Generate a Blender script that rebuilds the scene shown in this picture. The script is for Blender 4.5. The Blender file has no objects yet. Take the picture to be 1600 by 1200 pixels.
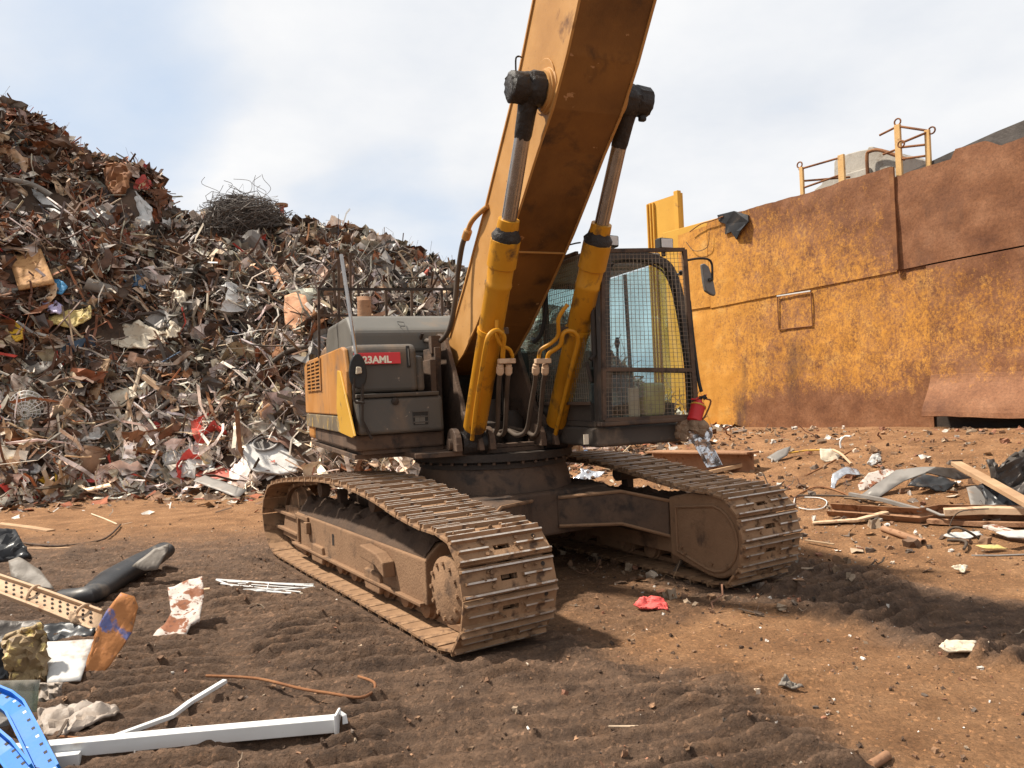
import bpy, bmesh, math, random
import numpy as np
from mathutils import Vector, Matrix
random.seed(7); RNG = np.random.default_rng(7)
R = math.radians
scn = bpy.context.scene
COL = scn.collection
# ------------------------------------------------------------------ camera
FPX, PITCH, ROLL, CH = 1200.7, R(.579), R(-2.463), 1.79252
def cam_axes():
    f = Vector((0, math.cos(PITCH), math.sin(PITCH))); u0 = Vector((0, -math.sin(PITCH), math.cos(PITCH))); x0 = Vector((1, 0, 0))
    r = x0 * math.cos(ROLL) + u0 * math.sin(ROLL); u = -x0 * math.sin(ROLL) + u0 * math.cos(ROLL)
    return r, u, f
cr, cu, cf = cam_axes()
cd = bpy.data.cameras.new('camera'); cam = bpy.data.objects.new('camera', cd); COL.objects.link(cam)
cam.matrix_world = Matrix(((cr.x, cu.x, -cf.x, 0), (cr.y, cu.y, -cf.y, 0), (cr.z, cu.z, -cf.z, CH), (0, 0, 0, 1)))
cd.sensor_width = 36; cd.lens = 36 * FPX / 1600; cd.clip_start = .05; cd.clip_end = 3000
scn.camera = cam
# ------------------------------------------------------------------ sky, sun, exposure
SUN_AZ, SUN_EL = math.atan2(-.96, .16), R(56)
w = bpy.data.worlds.new('World'); scn.world = w; w.use_nodes = True
nt = w.node_tree; nt.nodes.clear()
def N(t, tree=None, **k):
    n = (tree or nt).nodes.new(t)
    for a, b in k.items(): setattr(n, a, b)
    return n
sky = N('ShaderNodeTexSky'); sky.sky_type = 'NISHITA'; sky.sun_disc = False; sky.sun_elevation = SUN_EL; sky.sun_rotation = SUN_AZ
sky.air_density = 1.0; sky.dust_density = 2.0
tc = N('ShaderNodeTexCoord'); sp = N('ShaderNodeSeparateXYZ'); nt.links.new(tc.outputs['Generated'], sp.inputs[0])
az = N('ShaderNodeMath', operation='MAXIMUM'); nt.links.new(sp.outputs['Z'], az.inputs[0]); az.inputs[1].default_value = 0.0
ad = N('ShaderNodeMath', operation='ADD'); nt.links.new(az.outputs[0], ad.inputs[0]); ad.inputs[1].default_value = .28
dx = N('ShaderNodeMath', operation='DIVIDE'); dy = N('ShaderNodeMath', operation='DIVIDE')
for d_, o_ in ((dx, 'X'), (dy, 'Y')): nt.links.new(sp.outputs[o_], d_.inputs[0]); nt.links.new(ad.outputs[0], d_.inputs[1])
cb = N('ShaderNodeCombineXYZ'); nt.links.new(dx.outputs[0], cb.inputs[0]); nt.links.new(dy.outputs[0], cb.inputs[1]); cb.inputs[2].default_value = 3.1
n1 = N('ShaderNodeTexNoise'); n1.inputs['Scale'].default_value = 1.15; n1.inputs['Detail'].default_value = 7; n1.inputs['Roughness'].default_value = .52; n1.inputs['Distortion'].default_value = .25
nt.links.new(cb.outputs[0], n1.inputs['Vector'])
rp = N('ShaderNodeValToRGB'); rp.color_ramp.elements[0].position = .16; rp.color_ramp.elements[1].position = .45
gap = N('ShaderNodeVectorMath', operation='DOT_PRODUCT'); nt.links.new(tc.outputs['Generated'], gap.inputs[0]); gap.inputs[1].default_value = (-.485, .762, .43)   # a thin place in the cloud
gr_ = N('ShaderNodeMapRange', interpolation_type='SMOOTHSTEP'); nt.links.new(gap.outputs['Value'], gr_.inputs[0]); gr_.inputs[1].default_value = .955; gr_.inputs[2].default_value = 1.0; gr_.inputs[3].default_value = 0; gr_.inputs[4].default_value = .30
sb = N('ShaderNodeMath', operation='SUBTRACT'); nt.links.new(n1.outputs['Fac'], sb.inputs[0]); nt.links.new(gr_.outputs[0], sb.inputs[1]); nt.links.new(sb.outputs[0], rp.inputs[0])
n2 = N('ShaderNodeTexNoise'); n2.inputs['Scale'].default_value = 2.3; n2.inputs['Detail'].default_value = 6; n2.inputs['Roughness'].default_value = .55
nt.links.new(cb.outputs[0], n2.inputs['Vector'])
rp2 = N('ShaderNodeValToRGB'); rp2.color_ramp.elements[0].position = .32; rp2.color_ramp.elements[1].position = .68
rp2.color_ramp.elements[0].color = (7.1, 7.4, 7.9, 1); rp2.color_ramp.elements[1].color = (8.7, 8.7, 8.75, 1)
nt.links.new(n2.outputs['Fac'], rp2.inputs[0])
haz = N('ShaderNodeMixRGB'); haz.inputs[0].default_value = .7; haz.inputs[2].default_value = (5.9, 7.3, 9.2, 1); nt.links.new(sky.outputs[0], haz.inputs[1])
mx = N('ShaderNodeMixRGB'); nt.links.new(rp.outputs[0], mx.inputs[0]); nt.links.new(haz.outputs[0], mx.inputs[1]); nt.links.new(rp2.outputs[0], mx.inputs[2])
bg = N('ShaderNodeBackground'); bg.inputs[1].default_value = .0675; nt.links.new(mx.outputs[0], bg.inputs[0])
wo = N('ShaderNodeOutputWorld'); nt.links.new(bg.outputs[0], wo.inputs[0])
sd = bpy.data.lights.new('sun', 'SUN'); sd.energy = 4.9; sd.angle = R(3.0); sd.color = (1, .92, .80)
sun = bpy.data.objects.new('sun', sd); COL.objects.link(sun)
sdir = Vector((math.sin(SUN_AZ) * math.cos(SUN_EL), math.cos(SUN_AZ) * math.cos(SUN_EL), math.sin(SUN_EL)))
sun.rotation_euler = sdir.to_track_quat('Z', 'Y').to_euler(); sun.location = (0, 0, 40)
vs = scn.view_settings; vs.view_transform = 'Standard'; vs.look = 'None'; vs.gamma = 1; vs.exposure = .74; vs.use_curve_mapping = False
# ------------------------------------------------------------------ pixel rays (1600x1200 photograph) to points on real surfaces
ORG = Vector((0, 0, CH))
def ray(px, py):
    return (cr * ((px - 800) / FPX) - cu * ((py - 600) / FPX) + cf)
CX, CY = -.281 * .82, 9.729 * .82          # excavator slew centre
YT, YU = R(32.24), R(22.0)                 # heading of tracks, of upper structure
def local(P, yaw):
    q = P[0] - CX, P[1] - CY
    return Vector((q[0] * math.cos(yaw) + q[1] * math.sin(yaw), -q[0] * math.sin(yaw) + q[1] * math.cos(yaw), P[2]))
def UL(px, py, l, yaw=YU):                 # point of the machine frame (x lateral, -y forward) at lateral l
    d = ray(px, py); e = Vector((math.cos(yaw), math.sin(yaw), 0)); t = (l + CX * e.x + CY * e.y) / d.dot(e)
    return local(ORG + d * t, yaw)
def UF(px, py, f, yaw=YU):                 # ... at forward distance f
    d = ray(px, py); e = Vector((math.sin(yaw), -math.cos(yaw), 0)); t = (f + CX * e.x + CY * e.y) / d.dot(e)
    return local(ORG + d * t, yaw)
# wall frame
WA, WT = Vector((4.386, 18.7, 0)), Vector((.542, -.8404, 0)).normalized()
WN = Vector((WT.y, -WT.x, 0))
def WP(px, py, off=0):
    d = ray(px, py); t = ((WA + WN * off - ORG).dot(WN)) / d.dot(WN); P = ORG + d * t
    return (P - WA).dot(WT), P.z
# ------------------------------------------------------------------ noise and height functions
def vnoise(x, y, seed=0):
    x = np.asarray(x, float); y = np.asarray(y, float)
    xi = np.floor(x).astype(np.int64); yi = np.floor(y).astype(np.int64); fx = x - xi; fy = y - yi
    fx = fx * fx * (3 - 2 * fx); fy = fy * fy * (3 - 2 * fy)
    def hsh(a, b):
        v = (a * 374761393 + b * 668265263 + seed * 982451653) & 0xffffffff
        v = ((v ^ (v >> 13)) * 1274126177) & 0xffffffff
        return ((v ^ (v >> 16)) & 0xffff) / 65535.0
    return (hsh(xi, yi) * (1 - fx) + hsh(xi + 1, yi) * fx) * (1 - fy) + (hsh(xi, yi + 1) * (1 - fx) + hsh(xi + 1, yi + 1) * fx) * fy
def fbm(x, y, seed=0, o=4, g=.5):
    a, s, t = 1., 0., 0.
    for k in range(o): s = s + a * vnoise(x * 2 ** k, y * 2 ** k, seed + k * 17); t += a; a *= g
    return s / t - .5
def sstep(a, b, x): t = np.clip((np.asarray(x, float) - a) / (b - a), 0, 1); return t * t * (3 - 2 * t)
def terrain(x, y):
    x = np.asarray(x, float); y = np.asarray(y, float)
    u = (x - WA.x) * WT.x + (y - WA.y) * WT.y; d = (x - WA.x) * WN.x + (y - WA.y) * WN.y
    return (.73 + .018 * np.clip(u, -3, 9)) * sstep(7.5, .2, d) * sstep(-9, -1, u)
HX = [-40.0, -22.0, -16.5, -15.3, -14.6, -13.9, -13.2, -12.5, -11.8, -11.2, -10.8, -10.4, -10.0, -9.7, -9.2, -8.6, -7.8, -7.0, -6.2, -5.4, -4.6, -3.8, -3.0, -2.3, -1.6, 0.5, 2.2, 4.0, 5.5]
HZ = [9.0, 10.5, 11.33, 11.09, 10.78, 10.54, 10.02, 9.37, 8.98, 8.74, 8.6, 8.66, 7.65, 7.17, 6.98, 7.1, 6.86, 6.87, 6.72, 6.58, 6.43, 6.11, 5.82, 5.59, 5.31, 4.33, 3.0, 1.2, 0.0]
def heap(x, y):
    x = np.asarray(x, float); y = np.asarray(y, float)
    top = np.interp(x * 22.0 / np.maximum(y, 12.) * .35 + x * .65, HX, HZ)
    base = np.interp(x, [-40, -12, -10, -7, -4, 0, 3, 6], [12.5, 14.4, 15.2, 16.0, 14.9, 15.0, 16.2, 19])
    t = np.clip((y - base) / (22 - base), 0, 1)
    z = top * (.30 * (1 - (1 - t) ** 3) + .70 * t) * 1.0
    back = 1 - sstep(23, 33, y)
    n = fbm(x * .55, y * .55, 3, 4) * 1.3 * np.minimum(1, t * 4) * (1 - .6 * sstep(.8, 1, t))
    return np.where(t > 0, (z + n) * back - .02, -.6)
def surf(x, y): return np.maximum(terrain(x, y), heap(x, y))
def hit(px, py, dz=0., fn=None):
    d = ray(px, py); t = np.geomspace(1.5, 60, 3000); X = d.x * t; Y = d.y * t; Z = CH + d.z * t
    b = Z < (fn or surf)(X, Y) + dz
    i = int(np.argmax(b)) if b.any() else len(t) - 1
    return Vector((X[i], Y[i], Z[i]))
# ------------------------------------------------------------------ materials
MAT = {}
def lnk(t, a, b): t.links.new(a, b)
def M(name, cols, scale=3., rough=.75, metal=0., bump=.25, bscale=30., spots=None, spots2=None, spec=.3, detail=6, dist=.0, stretch=None):
    m = bpy.data.materials.new(name); m.use_nodes = True; t = m.node_tree; b = t.nodes['Principled BSDF']
    tc = N('ShaderNodeTexCoord', t); mp = N('ShaderNodeMapping', t); lnk(t, tc.outputs['Object'], mp.inputs[0])
    if stretch: mp.inputs['Scale'].default_value = stretch
    def noise(s, det=detail, ds=dist):
        n = N('ShaderNodeTexNoise', t); n.inputs['Scale'].default_value = s; n.inputs['Detail'].default_value = det; n.inputs['Roughness'].default_value = .6; n.inputs['Distortion'].default_value = ds
        lnk(t, mp.outputs[0], n.inputs['Vector']); return n
    n = noise(scale); r = N('ShaderNodeValToRGB', t); lnk(t, n.outputs['Fac'], r.inputs[0])
    e = r.color_ramp.elements; k = len(cols)
    for i, c in enumerate(cols):
        p = .30 + .40 * i / max(1, k - 1)
        if i < 2: e[i].position = p; e[i].color = (*c, 1)
        else: q = e.new(p); q.color = (*c, 1)
    out = r.outputs[0]
    rg = None
    for s in (spots, spots2):
        if not s: continue
        c, lo, hi, sc = s[:4]
        nn = noise(sc, 8, .3); q = N('ShaderNodeValToRGB', t); q.color_ramp.elements[0].position = lo; q.color_ramp.elements[1].position = hi
        lnk(t, nn.outputs['Fac'], q.inputs[0]); x = N('ShaderNodeMixRGB', t); lnk(t, q.outputs[0], x.inputs[0]); lnk(t, out, x.inputs[1]); x.inputs[2].default_value = (*c, 1); out = x.outputs[0]
    lnk(t, out, b.inputs['Base Color'])
    b.inputs['Metallic'].default_value = metal; b.inputs['Specular IOR Level'].default_value = spec
    rr = N('ShaderNodeMapRange', t); lnk(t, n.outputs['Fac'], rr.inputs[0]); rr.inputs[1].default_value = .3; rr.inputs[2].default_value = .7; rr.inputs[3].default_value = max(0, rough - .12); rr.inputs[4].default_value = min(1, rough + .12)
    lnk(t, rr.outputs[0], b.inputs['Roughness'])
    if bump:
        nb = noise(bscale, 5); bp = N('ShaderNodeBump', t); bp.inputs['Strength'].default_value = bump; bp.inputs['Distance'].default_value = .02; lnk(t, nb.outputs['Fac'], bp.inputs['Height']); lnk(t, bp.outputs[0], b.inputs['Normal'])
    MAT[name] = m; return m
M('track_steel', [(.15, .082, .042), (.26, .15, .08), (.34, .205, .115)], 2.5, .85, 0, .35, 45, spots=((.08, .045, .028), .56, .66, 6))
M('worn_steel', [(.36, .29, .23), (.58, .53, .48)], 14, .38, .35, .2, 60, spots=((.24, .14, .08), .56, .64, 7))
M('mud_steel', [(.18, .10, .054), (.27, .16, .09)], 2.2, .9, 0, .4, 50, spots=((.09, .055, .035), .55, .7, 4))
M('mud_dark', [(.045, .028, .019), (.10, .062, .04)], 3, .92, 0, .6, 30)
M('black_steel', [(.02, .016, .014), (.055, .04, .03)], 4, .7, .1, .3, 40)
M('boom_shade_grime', [(.11, .048, .014), (.18, .080, .020), (.24, .11, .026)], 1.6, .6, 0, .08, 50, spots=((.07, .035, .015), .56, .68, 2.6), spots2=((.36, .2, .09), .68, .70, 9))  # boom underside: some grime, plus its shade darkened into the paint colour
M('brown_steel', [(.06, .038, .026), (.12, .074, .048)], 3, .8, 0, .35, 40, spots=((.035, .025, .02), .52, .65, 5))
M('boom_paint', [(.31, .145, .035), (.42, .215, .065), (.48, .27, .105)], 1.3, .55, 0, .06, 60, spots=((.13, .055, .02), .62, .72, 2.2), spots2=((.10, .05, .025), .66, .70, 14))
M('cylinder_paint', [(.42, .18, .010), (.55, .255, .014)], 2.5, .45, 0, .06, 40, spots=((.12, .06, .018), .54, .66, 5), spots2=((.05, .03, .02), .68, .72, 22))
M('chrome', [(.30, .28, .26), (.38, .36, .34)], 6, .24, .9, .02, 40, spots=((.22, .19, .17), .6, .72, 3))
M('grease', [(.012, .010, .009), (.035, .028, .024)], 6, .5, 0, .8, 25)
M('grey_paint', [(.055, .050, .043), (.082, .073, .062)], 1.6, .5, 0, .12, 5, spots=((.15, .105, .07), .50, .72, 2.8), spots2=((.20, .16, .125), .66, .69, 14))
M('hood_paint', [(.10, .095, .083), (.145, .135, .118)], 1.2, .5, 0, .05, 50, spots=((.19, .14, .095), .62, .8, 2))
M('cab_paint', [(.040, .033, .028), (.07, .057, .047)], 2, .6, 0, .1, 40, spots=((.17, .12, .08), .55, .75, 3))
M('side_paint', [(.38, .16, .035), (.44, .21, .065)], 1.4, .55, 0, .05, 40, spots=((.24, .14, .08), .48, .72, 2.2), spots2=((.11, .085, .06), .62, .68, 5))
M('corner_yellow', [(.46, .24, .025), (.52, .30, .045)], 2, .5, 0, .05, 40, spots=((.2, .12, .05), .6, .7, 8))
M('band_paint', [(.10, .08, .055), (.19, .15, .10)], 3, .6, 0, .05, 40, spots=((.42, .27, .07), .55, .6, 4))
M('rust', [(.10, .04, .018), (.20, .085, .035), (.27, .13, .06)], 3, .88, 0, .4, 40)
M('rust_light', [(.22, .11, .058), (.35, .20, .115)], 3, .85, 0, .35, 40, spots=((.13, .055, .025), .55, .66, 6))
M('hose_rubber', [(.05, .037, .028), (.10, .072, .052)], 5, .75, 0, .2, 60)
M('rubber', [(.015, .014, .013), (.03, .028, .026)], 5, .6, 0, .2, 40)
M('red_paint', [(.42, .016, .018), (.52, .03, .03)], 5, .4, 0, .03, 40, spots=((.25, .13, .08), .62, .75, 6))
M('plate_red', [(.55, .03, .035), (.60, .045, .05)], 4, .45, 0, .02, 40)
M('white_paint', [(.54, .54, .52), (.64, .64, .63)], 2, .45, 0, .04, 40, spots=((.35, .28, .21), .62, .8, 5))
M('letter_white', [(.72, .66, .52), (.78, .72, .6)], 4, .5, 0, 0)
M('blue_paint', [(.006, .125, .45), (.010, .16, .55)], 2, .5, 0, .04, 40, spots=((.20, .15, .11), .66, .78, 6))
M('foil', [(.52, .52, .53), (.75, .75, .76)], 6, .25, .85, .35, 22)
M('rag', [(.16, .10, .06), (.30, .20, .13)], 8, .95, 0, .6, 40)
M('timber', [(.30, .18, .10), (.44, .29, .17)], 3, .85, 0, .25, 60, stretch=(1, 1, 1))
M('pale_timber', [(.48, .36, .24), (.60, .48, .35)], 3, .85, 0, .2, 60)
M('grey_sheet', [(.17, .155, .14), (.25, .23, .21)], 2, .55, .2, .1, 30, spots=((.20, .12, .07), .6, .75, 4))
M('black_plastic', [(.018, .019, .021), (.05, .05, .052)], 3, .38, 0, .1, 30, spots=((.20, .16, .12), .58, .75, 3))
M('dusty_plastic', [(.13, .11, .09), (.22, .19, .16)], 3, .6, 0, .2, 30)
M('tan_metal', [(.42, .28, .17), (.54, .38, .25)], 3, .8, 0, .2, 40, spots=((.25, .12, .06), .58, .7, 7))
M('white_rust', [(.42, .36, .31), (.52, .46, .41)], 5, .75, 0, .3, 30, spots=((.20, .075, .035), .50, .56, 9), spots2=((.12, .05, .03), .6, .64, 25))
M('blue_orange', [(.10, .11, .25), (.13, .14, .30)], 4, .65, 0, .3, 25, spots=((.40, .16, .05), .40, .45, 4.5), spots2=((.20, .09, .04), .6, .65, 14))
M('gold_foil', [(.18, .12, .07), (.36, .26, .13)], 8, .55, .0, .7, 22, spots=((.62, .47, .18), .56, .62, 12))
M('grey_foil', [(.22, .17, .13), (.38, .32, .27)], 6, .55, .0, .5, 14, spots=((.55, .30, .02), .66, .69, 5))
M('yellow_sheet', [(.46, .33, .10), (.58, .46, .2)], 5, .7, 0, .3, 20, spots=((.25, .17, .1), .55, .65, 7))
M('cream_sheet', [(.48, .40, .29), (.62, .54, .42)], 5, .75, 0, .4, 14, spots=((.22, .16, .11), .56, .7, 6))
M('white_sheet', [(.40, .385, .36), (.54, .525, .50)], 4, .6, 0, .3, 14, spots=((.28, .22, .17), .58, .72, 6))
M('purple_bag', [(.34, .28, .46), (.55, .5, .62)], 9, .5, 0, .6, 18)
M('red_bag', [(.62, .08, .07), (.72, .14, .12)], 9, .6, 0, .8, 18)
M('red_sheet', [(.42, .07, .04), (.50, .12, .08)], 3, .6, 0, .2, 20, spots=((.2, .1, .06), .6, .72, 6))
M('orange_panel', [(.42, .22, .09), (.50, .28, .12)], 4, .8, 0, .3, 25, spots=((.30, .15, .06), .5, .6, 10))
M('salmon_rust', [(.48, .20, .09), (.60, .36, .22)], 3, .8, 0, .4, 16, spots=((.62, .48, .36), .6, .64, 7), spots2=((.28, .1, .04), .62, .68, 5))
M('blue_bag', [(.05, .22, .42), (.10, .32, .55)], 8, .45, 0, .6, 16)
M('yellow_plastic', [(.60, .33, .02), (.66, .40, .04)], 4, .5, 0, .2, 30)
M('clay', [(.22, .13, .08), (.3, .19, .12)], 6, .8, 0, .3, 30)
M('concrete', [(.30, .27, .23), (.42, .39, .34)], 1.2, .85, 0, .4, 12, spots=((.2, .16, .12), .55, .7, 3))
M('rail_yellow', [(.50, .29, .10), (.58, .38, .17)], 3, .7, 0, .2, 40, spots=((.25, .13, .06), .58, .7, 6))
M('yellow_wall', [(.52, .27, .035), (.58, .32, .05)], 1.5, .7, 0, .1, 30, spots=((.28, .12, .04), .62, .72, 3))
M('dark_sheet', [(.05, .042, .036), (.11, .095, .085)], 3, .5, .2, .3, 20)
M('ear_grey', [(.10, .095, .09), (.16, .15, .14)], 5, .4, 0, .1, 30)
M('lamp_glass', [(.55, .53, .5), (.66, .64, .62)], 20, .15, 0, .3, 80)
M('seat_cloth', [(.06, .06, .06), (.11, .105, .10)], 8, .9, 0, .2, 60)
def glassmat(name, tint, rough=.02, alpha=.2):
    m = bpy.data.materials.new(name); m.use_nodes = True; t = m.node_tree; b = t.nodes['Principled BSDF']; o = t.nodes['Material Output']
    tr = N('ShaderNodeBsdfTransparent', t); tr.inputs[0].default_value = (*tint, 1)
    gl = N('ShaderNodeBsdfGlossy', t); gl.inputs['Roughness'].default_value = rough
    df = N('ShaderNodeBsdfDiffuse', t); df.inputs[0].default_value = (.35, .31, .26, 1)
    lw = N('ShaderNodeLayerWeight', t); lw.inputs[0].default_value = .5; pw = N('ShaderNodeMath', t, operation='POWER'); lnk(t, lw.outputs['Facing'], pw.inputs[0]); pw.inputs[1].default_value = 4.0
    fr = N('ShaderNodeMath', t, operation='MULTIPLY_ADD'); lnk(t, pw.outputs[0], fr.inputs[0]); fr.inputs[1].default_value = .55; fr.inputs[2].default_value = .035
    tc = N('ShaderNodeTexCoord', t); n = N('ShaderNodeTexNoise', t); n.inputs['Scale'].default_value = 3; n.inputs['Detail'].default_value = 6; lnk(t, tc.outputs['Object'], n.inputs['Vector'])
    mr = N('ShaderNodeMapRange', t); lnk(t, n.outputs['Fac'], mr.inputs[0]); mr.inputs[1].default_value = .35; mr.inputs[2].default_value = .75; mr.inputs[3].default_value = alpha * .3; mr.inputs[4].default_value = alpha * 1.6
    a = N('ShaderNodeMixShader', t); lnk(t, mr.outputs[0], a.inputs[0]); lnk(t, tr.outputs[0], a.inputs[1]); lnk(t, df.outputs[0], a.inputs[2])
    c = N('ShaderNodeMixShader', t); lnk(t, fr.outputs[0], c.inputs[0]); lnk(t, a.outputs[0], c.inputs[1]); lnk(t, gl.outputs[0], c.inputs[2]); lnk(t, c.outputs[0], o.inputs[0])
    MAT[name] = m
glassmat('cab_glass', (.86, .97, .97), .02, .17); glassmat('green_glass', (.62, .82, .74), .05, .6)
def attrmat(name, rough=.75, bump=.4, bscale=22., rust=True):
    m = bpy.data.materials.new(name); m.use_nodes = True; t = m.node_tree; b = t.nodes['Principled BSDF']
    a = N('ShaderNodeAttribute', t); a.attribute_name = 'Col'; tc = N('ShaderNodeTexCoord', t)
    n = N('ShaderNodeTexNoise', t); n.inputs['Scale'].default_value = 5; n.inputs['Detail'].default_value = 7; lnk(t, tc.outputs['Object'], n.inputs['Vector'])
    r = N('ShaderNodeMapRange', t); lnk(t, n.outputs['Fac'], r.inputs[0]); r.inputs[1].default_value = .3; r.inputs[2].default_value = .7; r.inputs[3].default_value = .65; r.inputs[4].default_value = 1.3
    x = N('ShaderNodeMixRGB', t, blend_type='MULTIPLY'); x.inputs[0].default_value = 1; lnk(t, a.outputs['Color'], x.inputs[1]); lnk(t, r.outputs[0], x.inputs[2]); out = x.outputs[0]
    if rust:
        n2 = N('ShaderNodeTexNoise', t); n2.inputs['Scale'].default_value = 3.1; n2.inputs['Detail'].default_value = 8; lnk(t, tc.outputs['Object'], n2.inputs['Vector'])
        q = N('ShaderNodeValToRGB', t); q.color_ramp.elements[0].position = .55; q.color_ramp.elements[1].position = .66; q.color_ramp.elements[1].color = (.7, .7, .7, 1); lnk(t, n2.outputs['Fac'], q.inputs[0])
        y = N('ShaderNodeMixRGB', t); lnk(t, q.outputs[0], y.inputs[0]); lnk(t, out, y.inputs[1]); y.inputs[2].default_value = (.13, .07, .04, 1); out = y.outputs[0]
    lnk(t, out, b.inputs['Base Color']); b.inputs['Roughness'].default_value = rough; b.inputs['Specular IOR Level'].default_value = .3
    nb = N('ShaderNodeTexNoise', t); nb.inputs['Scale'].default_value = bscale; nb.inputs['Detail'].default_value = 4; lnk(t, tc.outputs['Object'], nb.inputs['Vector'])
    bp = N('ShaderNodeBump', t); bp.inputs['Strength'].default_value = bump; bp.inputs['Distance'].default_value = .03; lnk(t, nb.outputs['Fac'], bp.inputs['Height']); lnk(t, bp.outputs[0], b.inputs['Normal'])
    MAT[name] = m
attrmat('scrap_mix', .7, .3, 14); attrmat('chips', .85, .2, 40, False)
# ------------------------------------------------------------------ mesh builder
class MB:
    def __init__(s): s.v = []; s.f = []; s.m = []
    def add(s, vs, fs, mi=0):
        k = len(s.v); s.v += [tuple(v) for v in vs]; s.f += [tuple(i + k for i in f) for f in fs]; s.m += [mi] * len(fs); return s
    def box(s, a, b, mi=0):
        x0, x1 = sorted((a[0], b[0])); y0, y1 = sorted((a[1], b[1])); z0, z1 = sorted((a[2], b[2]))
        return s.add([(x0, y0, z0), (x1, y0, z0), (x1, y1, z0), (x0, y1, z0), (x0, y0, z1), (x1, y0, z1), (x1, y1, z1), (x0, y1, z1)],
                     [(0, 3, 2, 1), (4, 5, 6, 7), (0, 1, 5, 4), (1, 2, 6, 5), (2, 3, 7, 6), (3, 0, 4, 7)], mi)
    def prism(s, poly, c0, c1, fn, mi=0):
        n = len(poly); vs = [fn(a, b, c0) for a, b in poly] + [fn(a, b, c1) for a, b in poly]
        fs = [tuple(range(n))[::-1], tuple(range(n, 2 * n))] + [(i, (i + 1) % n, n + (i + 1) % n, n + i) for i in range(n)]
        return s.add(vs, fs, mi)
    def sweep(s, pts, prof, up=None, mi=0, closed=False, cap=True, scl=None):
        pts = [Vector(p) for p in pts]; n = len(pts); m = len(prof); vs = []
        ref = Vector(up) if up is not None else None; last = None
        for i, p in enumerate(pts):
            if closed: t = pts[(i + 1) % n] - pts[i - 1]
            else: t = pts[min(i + 1, n - 1)] - pts[max(i - 1, 0)]
            t.normalize()
            if ref is not None: x = t.cross(ref)
            elif last is None: x = t.cross(Vector((0, 0, 1)) if abs(t.z) < .9 else Vector((1, 0, 0)))
            else: x = last - t * last.dot(t)
            if x.length < 1e-6: x = t.orthogonal()
            x.normalize(); last = x; y = x.cross(t)
            k = scl[i] if scl else 1.
            vs += [p + x * (a * k) + y * (b * k) for a, b in prof]
        fs = []
        for i in range(n if closed else n - 1):
            for j in range(m):
                a, b = i * m + j, i * m + (j + 1) % m; c, d = ((i + 1) % n) * m + (j + 1) % m, ((i + 1) % n) * m + j
                fs.append((a, b, c, d))
        if cap and not closed: fs += [tuple(range(m))[::-1], tuple(range((n - 1) * m, n * m))]
        return s.add(vs, fs, mi)
    def tube(s, pts, r, n=10, mi=0, closed=False, scl=None, cap=True):
        return s.sweep(pts, [(r * math.cos(2 * math.pi * i / n), r * math.sin(2 * math.pi * i / n)) for i in range(n)], None, mi, closed, cap, scl)
    def beam(s, pts, w, h, up=(0, 0, 1), mi=0):
        return s.sweep(pts, [(-w / 2, -h / 2), (w / 2, -h / 2), (w / 2, h / 2), (-w / 2, h / 2)], up, mi)
    def cyl(s, p, q, r, n=16, mi=0, r2=None):
        return s.tube([p, q], r, n, mi, scl=[1, (r2 / r) if r2 is not None else 1])
    def lathe(s, p, q, prof, n=20, mi=0):      # prof: (t along p->q, radius)
        p, q = Vector(p), Vector(q); d = q - p; d0 = d.normalized(); x = d0.orthogonal().normalized(); y = d0.cross(x); vs = []; m = len(prof)
        for i in range(n):
            a = 2 * math.pi * i / n; u = x * math.cos(a) + y * math.sin(a)
            vs += [p + d * t + u * r for t, r in prof]
        fs = [(i * m + j, ((i + 1) % n) * m + j, ((i + 1) % n) * m + j + 1, i * m + j + 1) for i in range(n) for j in range(m - 1)]
        fs += [tuple(i * m for i in range(n))[::-1], tuple(i * m + m - 1 for i in range(n))]
        return s.add(vs, fs, mi)
    def build(s, name, mats, parent=None, smooth=False, bevel=0, yaw=None, seg=2):
        me = bpy.data.meshes.new(name); me.from_pydata(s.v, [], s.f)
        mats = mats if isinstance(mats, (list, tuple)) else [mats]
        for m in mats: me.materials.append(MAT[m])
        if len(mats) > 1: me.polygons.foreach_set('material_index', s.m)
        bm = bmesh.new(); bm.from_mesh(me); bmesh.ops.recalc_face_normals(bm, faces=bm.faces); bm.to_mesh(me); bm.free()
        o = bpy.data.objects.new(name, me); COL.objects.link(o)
        if parent: o.parent = parent
        if yaw is not None: o.rotation_euler = (0, 0, yaw)
        if smooth:
            me.polygons.foreach_set('use_smooth', [True] * len(me.polygons)); me.set_sharp_from_angle(angle=R(38))
        if bevel:
            b = o.modifiers.new('bevel', 'BEVEL'); b.width = bevel; b.segments = seg; b.limit_method = 'ANGLE'; b.angle_limit = R(35)
        return o
def tag(o, label=None, cat=None, group=None, kind=None):
    if label: o['label'] = label
    if cat: o['category'] = cat
    if group: o['group'] = group
    if kind: o['kind'] = kind
    return o
def curve(pts, k=6):                         # Catmull-Rom through points
    P = [Vector(p) for p in pts]; out = []
    for i in range(len(P) - 1):
        a, b, c, d = P[max(i - 1, 0)], P[i], P[i + 1], P[min(i + 2, len(P) - 1)]
        for j in range(k):
            t = j / k; out.append(.5 * ((2 * b) + (c - a) * t + (2 * a - 5 * b + 4 * c - d) * t * t + (3 * b - a - 3 * c + d) * t ** 3))
    return out + [P[-1]]
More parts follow.
